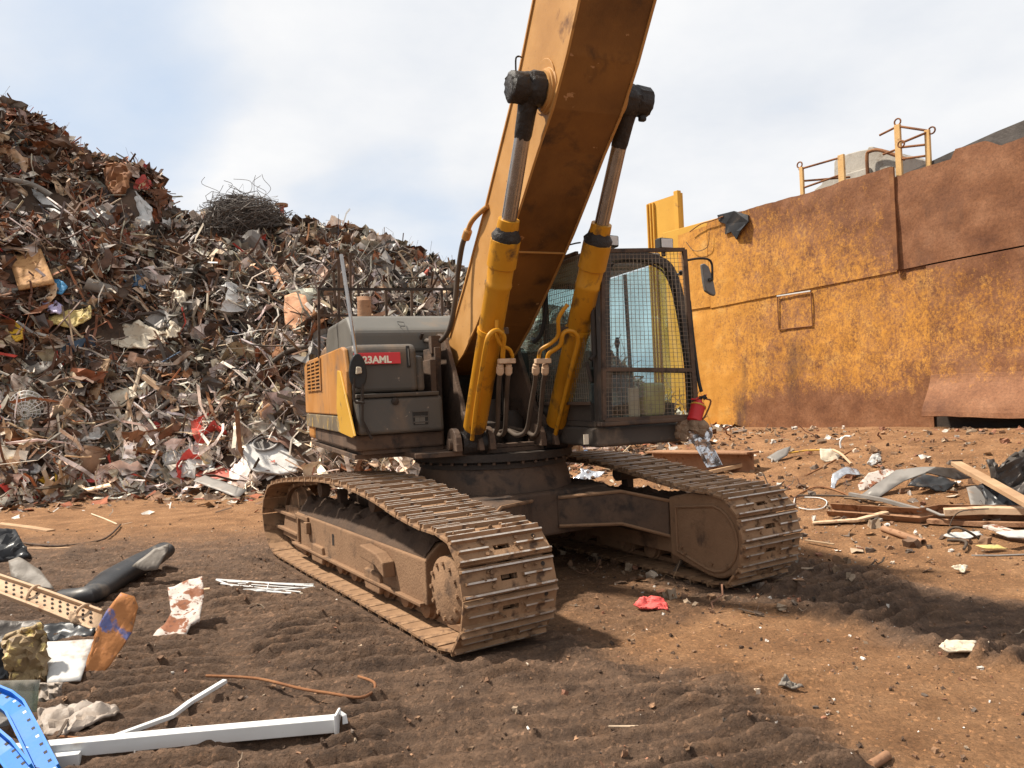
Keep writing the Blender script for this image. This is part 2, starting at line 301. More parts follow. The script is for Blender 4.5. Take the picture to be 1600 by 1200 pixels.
# ------------------------------------------------------------------ ground
def axis(lo, mid0, mid1, hi, st, grow=1.07, mx=12.):
    a = list(np.arange(mid0, mid1, st)); s = st; x = mid0; L = []
    while x > lo: s = min(s * grow, mx); x -= s; L.append(x)
    s = st; x = a[-1]; Rr = []
    while x < hi: s = min(s * grow, mx); x += s; Rr.append(x)
    return np.array(L[::-1] + a + Rr)
def grid_mesh(name, X, Y, Z):
    ny, nx = X.shape; me = bpy.data.meshes.new(name); nv = nx * ny
    me.vertices.add(nv); me.vertices.foreach_set('co', np.stack([X, Y, Z], -1).reshape(-1).astype(np.float32))
    i = np.arange(nv).reshape(ny, nx); q = np.stack([i[:-1, :-1], i[:-1, 1:], i[1:, 1:], i[1:, :-1]], -1).reshape(-1)
    nf = (nx - 1) * (ny - 1); me.loops.add(nf * 4); me.loops.foreach_set('vertex_index', q.astype(np.int32))
    me.polygons.add(nf); me.polygons.foreach_set('loop_start', np.arange(0, nf * 4, 4, dtype=np.int32)); me.update(calc_edges=True)
    me.polygons.foreach_set('use_smooth', np.ones(nf, bool))
    return me
def tloc(x, y):                               # along-track s and lateral l
    qx, qy = x - CX, y - CY
    return qx * math.sin(YT) - qy * math.cos(YT), qx * math.cos(YT) + qy * math.sin(YT)
def relief(x, y):
    s, l = tloc(x, y); d = np.hypot(x, y - 2); near = 1 - sstep(14, 30, d)
    big = fbm(x * .5, y * .5, 5, 3) * .10
    mudL = sstep(-.55, -1.05, l + fbm(x * .8, y * .8, 9, 3) * .9) * (1 - sstep(9, 12, y))
    mudR = sstep(.75, 1.05, l + fbm(x, y, 11, 3) * .8) * sstep(2.5, 2.1, l + fbm(x * 1.2, y * 1.2, 12, 3) * .7) * sstep(1.2, 1.8, s) * sstep(7.5, 5.0, s)
    mid = sstep(-.6, -.3, l) * sstep(.9, .6, l) * .4
    under = sstep(2.3, 1.9, np.abs(l)) * sstep(2.8, 2.4, np.abs(s)) * .5
    mud = np.clip(mudL + mudR + under, 0, 1)
    clod = fbm(x * 5, y * 5, 21, 5, .6)
    clod2 = np.abs(fbm(x * 9, y * 9, 31, 3)) * 2
    ph = (s + .05 * fbm(x * 2, y * 2, 41, 2) * 4) / .165
    sl = (s * .94 - l * .34 + .30 * fbm(x * .9, y * .9, 43, 3)) / .18
    gm = sstep(.45, .62, vnoise(x * 1.1, y * 1.1, 51) * .5 + vnoise(x * 2.3, y * 2.3, 52) * .5)
    g1 = sstep(.25, .85, np.abs((ph % 1) - .5) * 2); g2 = sstep(.2, .9, np.abs((sl % 1) - .5) * 2)
    tread = g1 * mudR * (.3 + .7 * gm) * .075 + g2 * mudL * (.40 + .60 * gm) * .085 + g1 * mid * gm * .06
    fine = fbm(x * 15, y * 15, 23, 3, .8)
    z = big * .5 + fine * (.014 + .036 * mud) * near + (clod * (.020 + .018 * mud) + clod2 * .012 * mud * (.4 + gm)) * near + tread * near
    berm = np.exp(-((l - .95) / .10) ** 2) * sstep(2.5, 3.2, s) * .05 + np.exp(-((l + 1.05 + .1 * fbm(x, y, 61, 2)) / .09) ** 2) * sstep(2.4, 3, s) * .04
    z = z + berm * (.5 + vnoise(x * 4, y * 4, 62)) * near
    # ground pressed flat under and beside the tracks
    for c in (-1.329, 1.329):
        k = sstep(.52, .40, np.abs(l - c)) * sstep(2.55, 2.2, np.abs(s)); z = z * (1 - k) + (-.012) * k
    return z, mud
def gz(x, y):
    return float(surf(x, y) + relief(np.array([x]), np.array([y]))[0][0])
xs = axis(-400, -3.6, 4.2, 400, .021, 1.035, 30); ys = axis(-120, 2.6, 7.4, 500, .019, 1.030, 30)
X, Y = np.meshgrid(xs, ys); rz, mud = relief(X, Y); Z = terrain(X, Y) + rz
me = grid_mesh('ground', X, Y, Z)
at = me.attributes.new('mud', 'FLOAT', 'POINT'); at.data.foreach_set('value', mud.reshape(-1).astype(np.float32))
ground = bpy.data.objects.new('ground', me); COL.objects.link(ground); ground['kind'] = 'structure'
m = bpy.data.materials.new('soil'); m.use_nodes = True; t = m.node_tree; b = t.nodes['Principled BSDF']
geo = N('ShaderNodeNewGeometry', t); at = N('ShaderNodeAttribute', t); at.attribute_name = 'mud'
def gn(s, d=8, rg=.6):
    n = N('ShaderNodeTexNoise', t); n.inputs['Scale'].default_value = s; n.inputs['Detail'].default_value = d; n.inputs['Roughness'].default_value = rg; lnk(t, geo.outputs['Position'], n.inputs['Vector']); return n
def rampn(src, stops):
    r = N('ShaderNodeValToRGB', t); lnk(t, src, r.inputs[0]); e = r.color_ramp.elements
    for i, (p, c) in enumerate(stops):
        if i < 2: e[i].position = p; e[i].color = (*c, 1)
        else: q = e.new(p); q.color = (*c, 1)
    return r.outputs[0]
dry = rampn(gn(2.2).outputs['Fac'], [(.3, (.19, .096, .046)), (.5, (.29, .152, .073)), (.7, (.39, .215, .108))])
mpw = N('ShaderNodeMapping', t); mpw.inputs['Rotation'].default_value = (0, 0, -.22); mpw.inputs['Scale'].default_value = (.9, 5.0, 5.0); lnk(t, geo.outputs['Position'], mpw.inputs[0])
wst = gn(2.0); lnk(t, mpw.outputs[0], wst.inputs['Vector'])
wet = rampn(wst.outputs['Fac'], [(.3, (.080, .049, .033)), (.52, (.150, .092, .059)), (.72, (.24, .146, .092))])
mn = N('ShaderNodeMath', t, operation='MULTIPLY_ADD'); lnk(t, gn(4, 6).outputs['Fac'], mn.inputs[0]); mn.inputs[1].default_value = .9; mn.inputs[2].default_value = -.45
ma = N('ShaderNodeMath', t, operation='ADD', use_clamp=True); lnk(t, at.outputs['Fac'], ma.inputs[0]); lnk(t, mn.outputs[0], ma.inputs[1])
x1 = N('ShaderNodeMixRGB', t); lnk(t, ma.outputs[0], x1.inputs[0]); lnk(t, dry, x1.inputs[1]); lnk(t, wet, x1.inputs[2])
vo = N('ShaderNodeTexVoronoi', t); vo.inputs['Scale'].default_value = 55; lnk(t, geo.outputs['Position'], vo.inputs['Vector'])
vr = N('ShaderNodeValToRGB', t); vr.color_ramp.elements[0].position = .0; vr.color_ramp.elements[1].position = 1; lnk(t, vo.outputs['Color'], vr.inputs[0])
grit = rampn(vo.outputs['Color'], [(.0, (.75, .75, .75)), (.55, (1, 1, 1)), (.8, (1.15, 1.12, 1.08)), (.93, (2.0, 1.9, 1.8))])
x2 = N('ShaderNodeMixRGB', t, blend_type='MULTIPLY'); x2.inputs[0].default_value = .8; lnk(t, x1.outputs[0], x2.inputs[1]); lnk(t, grit, x2.inputs[2])
lnk(t, x2.outputs[0], b.inputs['Base Color']); b.inputs['Specular IOR Level'].default_value = .2
rr = N('ShaderNodeMapRange', t); lnk(t, ma.outputs[0], rr.inputs[0]); rr.inputs[3].default_value = .95; rr.inputs[4].default_value = .72; lnk(t, rr.outputs[0], b.inputs['Roughness'])
b1 = N('ShaderNodeBump', t); b1.inputs['Strength'].default_value = 1.0; b1.inputs['Distance'].default_value = .06; lnk(t, gn(24, 9, .75).outputs['Fac'], b1.inputs['Height'])
b2 = N('ShaderNodeBump', t); b2.inputs['Strength'].default_value = .5; b2.inputs['Distance'].default_value = .01; lnk(t, vo.outputs['Distance'], b2.inputs['Height']); lnk(t, b1.outputs[0], b2.inputs['Normal']); lnk(t, b2.outputs[0], b.inputs['Normal'])
me.materials.append(m); MAT['soil'] = m
# ------------------------------------------------------------------ batch of small pieces -> one mesh
def raw_mesh(name, V, T, C, mat):
    me = bpy.data.meshes.new(name); me.vertices.add(len(V)); me.vertices.foreach_set('co', V.astype(np.float32).reshape(-1))
    me.loops.add(T.size); me.loops.foreach_set('vertex_index', T.astype(np.int32).reshape(-1)); me.polygons.add(len(T))
    me.polygons.foreach_set('loop_start', np.arange(0, T.size, 3, dtype=np.int32)); me.update(calc_edges=True); me.polygons.foreach_set('use_smooth', np.zeros(len(T), bool))
    a = me.attributes.new('Col', 'FLOAT_COLOR', 'POINT'); a.data.foreach_set('color', np.concatenate([C, np.ones((len(C), 1))], 1).astype(np.float32).reshape(-1))
    me.materials.append(MAT[mat]); o = bpy.data.objects.new(name, me); COL.objects.link(o); return o
def rotm(n):                                  # random rotations (n,3,3)
    q = RNG.normal(size=(n, 4)); q /= np.linalg.norm(q, axis=1)[:, None]; w_, x_, y_, z_ = q.T
    return np.stack([1 - 2 * (y_ * y_ + z_ * z_), 2 * (x_ * y_ - z_ * w_), 2 * (x_ * z_ + y_ * w_), 2 * (x_ * y_ + z_ * w_), 1 - 2 * (x_ * x_ + z_ * z_), 2 * (y_ * z_ - x_ * w_), 2 * (x_ * z_ - y_ * w_), 2 * (y_ * z_ + x_ * w_), 1 - 2 * (x_ * x_ + y_ * y_)], 1).reshape(n, 3, 3)
def tris(fs):
    return np.array([(f[0], f[i], f[i + 1]) for f in fs for i in range(1, len(f) - 1)])
def p_sheet(n=4, fold=.25, thick=0., jit=.05):
    g = np.linspace(-.5, .5, n + 1); x, y = np.meshgrid(g, g); asp = RNG.uniform(.3, 1); z = np.zeros_like(x)
    for k in range(4):
        a = RNG.uniform(0, 6.3); c = RNG.uniform(-.35, .35); dd = np.cos(a) * x + np.sin(a) * y - c; z += RNG.normal() * fold * np.abs(dd)
    z = .35 * np.tanh(z / .35); x = x + RNG.normal(size=x.shape) * jit; y = y * asp + RNG.normal(size=x.shape) * jit * asp; z = z + RNG.normal(size=x.shape) * .055
    v = np.stack([x, y, z], -1).reshape(-1, 3); v -= v.mean(0); i = np.arange((n + 1) ** 2).reshape(n + 1, n + 1); f = []
    for r in range(n):
        for c in range(n): f.append((i[r, c], i[r, c + 1], i[r + 1, c + 1], i[r + 1, c]))
    if not thick: return v, tris(f)
    v2 = v + np.array([0, 0, -thick]); m_ = len(v)
    return np.concatenate([v, v2]), np.concatenate([tris(f), tris([tuple(a + m_ for a in q)[::-1] for q in f])])
def p_sweep(prof, seg, bend, k=1.):
    t = np.linspace(-.5, .5, seg + 1); a = RNG.normal(size=(3, 2)) * bend
    pts = np.stack([t, a[0, 0] * t * t + a[1, 0] * t ** 3 * 2 + np.cumsum(RNG.normal(size=seg + 1)) * bend * .12, a[0, 1] * t * t + a[1, 1] * t ** 3 * 2 + np.cumsum(RNG.normal(size=seg + 1)) * bend * .12], 1); pts -= pts.mean(0)
    mb = MB(); mb.sweep([tuple(p) for p in pts], prof, None); return np.array(mb.v), tris(mb.f)
def ring(r, n): return [(r * math.cos(6.2832 * i / n), r * math.sin(6.2832 * i / n)) for i in range(n)]
def p_strip(): w_ = RNG.uniform(.015, .055); h_ = RNG.uniform(.005, .014); return p_sweep([(-w_, -h_), (w_, -h_), (w_, h_), (-w_, h_)], 5, .7)
def p_angle(): w_ = RNG.uniform(.025, .05); return p_sweep([(-w_, -w_), (w_, -w_), (w_, -w_ + .015), (-w_ + .015, -w_ + .015), (-w_ + .015, w_), (-w_, w_)], 3, .25)
def p_tube(): return p_sweep(ring(RNG.uniform(.008, .022), 5), 4, .3)
def p_wire(): return p_sweep(ring(.0045, 3), 9, .8)
def p_plank(): w_ = RNG.uniform(.03, .06); return p_sweep([(-w_, -.014), (w_, -.014), (w_, .014), (-w_, .014)], 1, .05)
def p_chunk():
    bm = bmesh.new(); bmesh.ops.create_cube(bm, size=1); bmesh.ops.subdivide_edges(bm, edges=bm.edges[:], cuts=1, use_grid_fill=True); bmesh.ops.triangulate(bm, faces=bm.faces)
    s_ = RNG.uniform(.25, 1, 3); v = np.array([vv.co[:] for vv in bm.verts]) * s_ + RNG.normal(size=(len(bm.verts), 3)) * .09; f = np.array([[q.index for q in ff.verts] for ff in bm.faces]); bm.free(); return v, f
def batch(name, kinds, P, S, C, mat, tang=None, slim=()):
    """kinds: list of (protos) per item index; P positions, S sizes, C colours"""
    Vs, Ts, Cs, k = [], [], [], 0; Rm = rotm(len(P)) if tang is None else tang
    protos = kinds[0]; ids = kinds[1]
    for j, (v, f) in enumerate(protos):
        sel = np.nonzero(ids == j)[0]
        if not len(sel): continue
        sc = np.repeat(S[sel][:, None], 3, 1)
        if j in slim: sc[:, 1:] = (.34 + .22 * S[sel])[:, None]
        V = np.einsum('nij,nvj->nvi', Rm[sel], v[None] * sc[:, None, :]) + P[sel][:, None, :]
        n, nv = len(sel), len(v); Vs.append(V.reshape(-1, 3)); Ts.append((f[None] + (np.arange(n) * nv)[:, None, None] + k).reshape(-1, 3))
        Cs.append(np.repeat(C[sel], nv, 0)); k += n * nv
    return raw_mesh(name, np.concatenate(Vs), np.concatenate(Ts), np.concatenate(Cs), mat)
# ------------------------------------------------------------------ scrap heap
hx = np.arange(-30, 8.2, .25); hy = np.arange(11.5, 36, .25); X, Y = np.meshgrid(hx, hy); Z = heap(X, Y) + fbm(X * 2.2, Y * 2.2, 71, 3) * .5 - .12
hm = grid_mesh('scrap_heap_core', X, Y, Z); hm.materials.append(MAT['mud_dark'])
core = bpy.data.objects.new('scrap_heap_core', hm); COL.objects.link(core)
tag(core, 'dark compacted core showing between the pieces of the tall scrap heap', 'scrap heap', kind='stuff')
protos = [p_sheet(4, .32, 0, .04) for _ in range(20)] + [p_sheet(5, .5, 0, .05) for _ in range(16)] + [p_strip() for _ in range(14)] + [p_angle() for _ in range(8)] + [p_tube() for _ in range(10)] + [p_wire() for _ in range(14)] + [p_plank() for _ in range(5)] + [p_chunk() for _ in range(10)]
KR = dict(sheet=(0, 36), strip=(36, 50), angle=(50, 58), tube=(58, 68), wire=(68, 82), plank=(82, 87), chunk=(87, 97))
def palette(kind, x, zrel, n, bright=1.):
    P = np.array([(.045, .030, .022), (.085, .050, .034), (.14, .075, .045), (.22, .085, .04), (.075, .068, .062), (.15, .135, .12), (.27, .245, .22), (.46, .43, .39), (.60, .57, .53), (.36, .28, .20), (.50, .40, .29), (.06, .10, .18), (.34, .05, .04)])
    wl = np.array([.12, .22, .20, .11, .08, .06, .06, .05, .03, .06, .03, .003, .010])     # left rusty tip
    wm = np.array([.09, .09, .07, .02, .13, .15, .17, .13, .08, .06, .03, .006, .003])     # grey middle
    wb = np.array([.05, .07, .06, .03, .06, .08, .13, .17, .17, .09, .08, .006, .008])     # pale foot
    a = sstep(-7.5, -10.5, x)[:, None]; b_ = sstep(.42, .08, zrel)[:, None]
    W_ = (wl * a + wm * (1 - a)) * (1 - b_) + wb * b_; W_ = np.cumsum(W_ / W_.sum(1)[:, None], 1); r = RNG.random(n)
    i = (r[:, None] > W_).sum(1).clip(0, len(P) - 1)
    return P[i] * np.array([1.20, 1.12, 1.04]) * (1 + .50 * b_) * RNG.uniform(.7, 1.25, (n, 1)) * RNG.uniform(.93, 1.07, (n, 3))
def tangent(P, spread):                        # rotations whose z axis is near the heap normal and x axis runs roughly down/along it
    e = .4; n = np.stack([-(heap(P[:, 0] + e, P[:, 1]) - heap(P[:, 0] - e, P[:, 1])) / (2 * e), -(heap(P[:, 0], P[:, 1] + e) - heap(P[:, 0], P[:, 1] - e)) / (2 * e), np.ones(len(P))], 1)
    n = n / np.linalg.norm(n, axis=1)[:, None] + RNG.normal(size=n.shape) * spread; n /= np.linalg.norm(n, axis=1)[:, None]
    x = RNG.normal(size=n.shape) * .8 + np.array([.75, -.35, -.6])*np.where(P[:, :1] < -6, 1.15, .35); x -= n * (x * n).sum(1)[:, None]; x /= np.linalg.norm(x, axis=1)[:, None]; y = np.cross(n, x)
    return np.stack([x, y, n], 2)
def heap_points(n):
    out = []
    while sum(len(o) for o in out) < n:
        x = RNG.uniform(-19.5, 4.8, n); y = RNG.uniform(13.6, 24.0, n); keep = (heap(x, y) > -.1) & (np.abs(x) < y * .9 + 1)
        e = .3; sl = np.hypot(heap(x + e, y) - heap(x - e, y), heap(x, y + e) - heap(x, y - e)) / (2 * e)
        keep &= RNG.random(n) < np.sqrt(1 + sl ** 2) / 2.2
        out.append(np.stack([x, y, heap(x, y)], 1)[keep])
    return np.concatenate(out)[:n]
# ------------------------------------------------------------------ rusty steel boundary wall
m = bpy.data.materials.new('wall_plate'); m.use_nodes = True; t = m.node_tree; b = t.nodes['Principled BSDF']; tc = N('ShaderNodeTexCoord', t)
at = N('ShaderNodeAttribute', t); at.attribute_name = 'yel'
def wn(s, d=8, rg=.6, sc=None, dist=0):
    n = N('ShaderNodeTexNoise', t); n.inputs['Scale'].default_value = s; n.inputs['Detail'].default_value = d; n.inputs['Roughness'].default_value = rg; n.inputs['Distortion'].default_value = dist
    if sc: mp = N('ShaderNodeMapping', t); mp.inputs['Scale'].default_value = sc; lnk(t, tc.outputs['Object'], mp.inputs[0]); lnk(t, mp.outputs[0], n.inputs['Vector'])
    else: lnk(t, tc.outputs['Object'], n.inputs['Vector'])
    return n.outputs['Fac']
def mth(op, a, b_=None, c_=None, clamp=False):
    n = N('ShaderNodeMath', t, operation=op, use_clamp=clamp)
    for i, v in enumerate((a, b_, c_)):
        if v is None: continue
        if isinstance(v, (int, float)): n.inputs[i].default_value = v
        else: lnk(t, v, n.inputs[i])
    return n.outputs[0]
fl = mth('MULTIPLY_ADD', wn(20, 10, .78, (1, 1, .75)), 4.2, -2.1)
f2 = mth('MULTIPLY_ADD', wn(4.5, 8, .65, (1, 1, .45), .6), 2.0, -1.0)
f3 = mth('MULTIPLY_ADD', wn(60, 4, .6), 1.6, -.8)
msk = mth('ADD', mth('ADD', fl, mth('ADD', f2, f3)), mth('MULTIPLY_ADD', at.outputs['Fac'], 2.4, -.78), clamp=True)
rust = rampn(wn(1.8), [(.30, (.115, .046, .022)), (.5, (.19, .082, .038)), (.70, (.26, .125, .064))])
fine = rampn(wn(26, 10, .8), [(.3, (.55, .52, .50)), (.5, (1, 1, 1)), (.7, (1.4, 1.36, 1.3))])
xr = N('ShaderNodeMixRGB', t, blend_type='MULTIPLY'); xr.inputs[0].default_value = 1; lnk(t, rust, xr.inputs[1]); lnk(t, fine, xr.inputs[2])
yel = rampn(wn(2.5), [(.3, (.44, .19, .03)), (.55, (.54, .25, .045)), (.75, (.58, .32, .09))])
x1 = N('ShaderNodeMixRGB', t); lnk(t, msk, x1.inputs[0]); lnk(t, xr.outputs[0], x1.inputs[1]); lnk(t, yel, x1.inputs[2])
st = rampn(wn(1.1, 6, .6, (1, 1, .25)), [(.58, (0, 0, 0)), (.70, (.6, .6, .6))])
x2 = N('ShaderNodeMixRGB', t); lnk(t, st, x2.inputs[0]); lnk(t, x1.outputs[0], x2.inputs[1]); x2.inputs[2].default_value = (.075, .04, .027, 1)
scr = rampn(wn(3.0, 3, .5, (1, 1, .5), 2.5), [(.492, (0, 0, 0)), (.4985, (.5, .5, .5)), (.505, (0, 0, 0))])
x3 = N('ShaderNodeMixRGB', t); lnk(t, scr, x3.inputs[0]); lnk(t, x2.outputs[0], x3.inputs[1]); x3.inputs[2].default_value = (.15, .06, .025, 1)
lnk(t, x3.outputs[0], b.inputs['Base Color']); b.inputs['Roughness'].default_value = .75; b.inputs['Specular IOR Level'].default_value = .25
bp = N('ShaderNodeBump', t); bp.inputs['Strength'].default_value = .2; bp.inputs['Distance'].default_value = .01; lnk(t, fl, bp.inputs['Height']); lnk(t, bp.outputs[0], b.inputs['Normal'])
MAT['wall_plate'] = m
wall = bpy.data.objects.new('steel_wall', None); COL.objects.link(wall); wall.location = (WA.x, WA.y, 0); wall.rotation_euler = (0, 0, math.atan2(WT.y, WT.x))
tag(wall, 'tall steel plate wall with flaking yellow paint and brown rust behind the excavator', 'wall')
# local wall frame: x = u along the wall, -y = outward to the yard
def yelfun(u, z):
    v = .62 - .024 * u - .36 * sstep(-.8, 1.1, z - (5.85 - .33 * u)) - .55 * sstep(1.85, 1.05, z + .25 * fbm(u * 1.2, z * 1.2, 81, 3) * 2) * sstep(.9, 2.0, u)
    v = v - .26 * ((z > 3.7) & (u > 5.28)) - .06 * (u > 5.84) + .22 * sstep(2.6, .2, u) + fbm(u * .7, z * .7, 83, 3) * .30
    return np.clip(v, 0, 1.3)
def wplate(name, u0, u1, z0, z1, off=.0, topfn=None, botfn=None, bulge=None, step=.08):
    us = np.linspace(u0, u1, max(2, int((u1 - u0) / step))); nz = max(2, int((z1 - z0) / step)); k = np.linspace(0, 1, nz); U, K = np.meshgrid(us, k)
    top = np.full_like(U, z1) if topfn is None else topfn(U); bot = np.full_like(U, z0) if botfn is None else botfn(U)
    Zz = bot + (top - bot) * K; O = -off + fbm(U * .8, Zz * .8, 91, 2) * .07 + fbm(U * 2.6, Zz * 2.6, 92, 3) * .03
    if bulge is not None: O = O - bulge(U, Zz)
    me = grid_mesh(name, U, O, Zz); a = me.attributes.new('yel', 'FLOAT', 'POINT'); a.data.foreach_set('value', yelfun(U, Zz).reshape(-1).astype(np.float32))
    me.materials.append(MAT['wall_plate']); me.polygons.foreach_set('use_smooth', np.zeros(len(me.polygons), bool)); o = bpy.data.objects.new(name, me); COL.objects.link(o); o.parent = wall
    sm = o.modifiers.new('solid', 'SOLIDIFY'); sm.thickness = .03; sm.offset = -1
    return o
rag = lambda U: 5.58 + .02 * U + fbm(U * 1.5, U * 0 + 3, 93, 4) * .12
wplate('wall_panel', -.28, .70, .45, 3.60)
wplate('wall_panel', .712, 5.83, .50, 3.62, .012, topfn=lambda U: 3.55 + .035 * U)
wplate('wall_panel', 5.85, 11.5, .95, 3.70, .05, topfn=lambda U: 3.52 + .035 * U, botfn=lambda U: 1.05 - .015 * (U - 5.85) + fbm(U * 2, U * 0, 95, 3) * .05, bulge=lambda U, Zz: .38 * sstep(1.85, 1.0, Zz) + .02)
wplate('wall_panel', -.26, .69, 3.60, 5.5, .03, topfn=lambda U: 5.48 + .05 * U)
wplate('wall_panel', .705, 5.28, 3.60, 5.6, .035, topfn=rag, botfn=lambda U: 3.535 + .035 * U)
wplate('wall_panel', 5.30, 11.5, 3.72, 5.5, .05, topfn=lambda U: 5.44 + .045 * (U - 5.3) + fbm(U * 2.2, U * 0 + 1, 97, 3) * .14 + .16 * sstep(6.35, 6.45, U) * sstep(7.2, 6.9, U), botfn=lambda U: 3.55 + .035 * U)
mb = MB(); mb.box((-.3, .05, .3), (11.6, .10, 5.42)); mb.build('backing_plate', 'black_steel', wall)
mb = MB(); mb.prism([(5.34, 5.3), (11.5, 5.3), (11.5, 6.15), (8, 5.93), (7.0, 5.80), (6.2, 5.66), (5.34, 5.5)], .12, .17, lambda a, b_, c: (a, c, b_)); mb.build('backing_plate', 'dark_sheet', wall)
mb = MB(); mb.box((5.265, -.10, 3.74), (5.35, -.052, 5.64)); mb.build('cover_strip', 'rust', wall)
# hatch: weld bead outline proud of the panel
h0, h1, v0, v1 = 2.62, 3.45, 2.88, 3.60
mb = MB()
for a_, c_ in (((h0, v0), (h1, v0)), ((h1, v0), (h1, v1)), ((h0, v1), (h0, v0))): mb.tube([(a_[0], -.045, a_[1]), (c_[0], -.045, c_[1])], .013, 6)
mb.build('hatch_outline', 'rust', wall)
mb = MB(); mb.box((h0, -.065, v1 - .012), (h1, -.046, v1 + .012)); mb.build('hatch_bar', 'white_paint', wall)
# dark skirting below the wall plates
mb = MB(); mb.box((-.3, .02, .2), (11.6, .048, 1.02)); mb.build('wall_foot', 'black_steel', wall)
# guard rails standing on the wall
def rail(posts, rails, rings, label):
    o = bpy.data.objects.new("guard_rail", None); COL.objects.link(o)
    o.location = (WA.x, WA.y, 0); o.rotation_euler = wall.rotation_euler
    tag(o, label, 'guard rail', 'guard rails on the steel wall')
    for u, y, z0, z1, w_ in posts:
        q = MB(); q.box((u - w_, y - .03, z0), (u + w_, y + .03, z1)); q.build('post', 'rail_yellow', o, bevel=.006)
    for a_, c_ in rails:
        q = MB(); q.tube([a_, c_], .022, 8); q.build('rail', 'rust', o, smooth=True)
    for p in rings:
        q = MB(); q.tube([(p[0] + .06 * math.cos(a), p[1], p[2] + .06 * math.sin(a)) for a in np.linspace(0, 2 * math.pi, 15)[:-1]], .015, 6, closed=True); q.build('eye_ring', 'rust', o, smooth=True)
rail([(3.26, .10, 5.38, 6.22, .04), (4.18, .10, 5.38, 6.22, .065)], [((3.2, .10, 6.19), (4.16, .10, 6.17)), ((3.26, .10, 5.93), (3.9, .8, 5.93)), ((3.26, .10, 5.78), (4.16, .10, 5.83))], [(3.22, .10, 6.28)], 'low yellow guard rail with two posts in front of the grey rooftop block')
rail([(5.355, .10, 5.38, 6.45, .055), (5.90, .10, 5.38, 6.18, .045)], [((5.0, .10, 6.36), (5.36, .10, 6.42)), ((5.36, .10, 6.42), (5.92, .10, 6.16)), ((5.36, .10, 6.02), (5.90, .10, 5.92)), ((5.36, .10, 5.80), (5.90, .10, 5.72)), ((5.05, .10, 5.98), (5.36, .10, 6.0)), ((5.6, -.2, 6.0), (5.9, .10, 6.14))], [(5.36, .10, 6.5), (5.98, .10, 6.15), (5.58, -.2, 5.98)], 'tall yellow guard rail with eye rings above the wall seam')
# concrete block behind the wall
def wbox(mb, u0, u1, y0, y1, z0, z1): mb.box((u0, y0, z0), (u1, y1, z1))
blk = bpy.data.objects.new('concrete_block', None); COL.objects.link(blk); blk.location = (WA.x, WA.y, 0); blk.rotation_euler = wall.rotation_euler
tag(blk, 'weathered grey concrete block with broken top rising behind the steel wall', 'block')
CU = lambda px, py: WP(px, py, -1.0)
up = [CU(*q) for q in ((1412, 300), (1410, 243), (1398, 240), (1392, 236), (1366, 233), (1364, 229), (1357, 229), (1355, 233), (1340, 236), (1322, 241), (1306, 248), (1303, 254), (1303, 276), (1286, 281), (1283, 288), (1272, 296))]
up = [(up[0][0], 0)] + up[1:] + [(up[-1][0], 0)]
mb = MB(); mb.prism(up, 1.0, 2.2, lambda a, b_, c: (a, c, b_)); mb.build('block_body', 'concrete', blk, bevel=.02)
q0, q1 = CU(1305, 272), CU(1362, 262); mb = MB(); mb.box((q0[0], .90, 5.2), (q1[0], .998, q1[1])); mb.build('block_ledge', 'concrete', blk, bevel=.02)
mb = MB(); mb.tube(curve([CU(*q)[0:1] + (.86,) + CU(*q)[1:] for q in ((1362, 275), (1361, 244), (1366, 238), (1380, 236), (1402, 243), (1420, 250))], 5), .035, 8); mb.build('pipe', 'rust', blk, smooth=True)
# yellow steel bay behind the end of the wall
yb = bpy.data.objects.new('yellow_bay', None); COL.objects.link(yb); yb.location = (WA.x, WA.y, 0); yb.rotation_euler = wall.rotation_euler
tag(yb, 'yellow painted steel bay panel standing up behind the wall end', 'panel')
def YB(px, py, off): u, z = WP(px, py, off); return u, -off, z
a0 = YB(1012, 318, -2.0); a1 = YB(1064, 300, -2.0)
mb = MB(); mb.box((a0[0], 2.0, 0), (a1[0], 2.06, a1[2] - .02)); mb.build('bay_panel', 'yellow_wall', yb)
for k in (0, .12, .24): mb = MB(); mb.box((a0[0] + k, 1.93, 0), (a0[0] + k + .05, 1.998, a1[2] - .05)); mb.build('rib', 'yellow_wall', yb, bevel=.01)
mb = MB(); mb.box((a1[0] - .16, 1.86, 0), (a1[0], 1.998, a1[2] + .04)); mb.build('end_post', 'yellow_wall', yb, bevel=.01)
mb = MB(); a2 = YB(1118, 340, -1.2); mb.box((a1[0] + .02, 1.2, 0), (a2[0] + .2, 1.85, a2[2] - .02)); mb.build('side_box', 'yellow_wall', yb, bevel=.01)
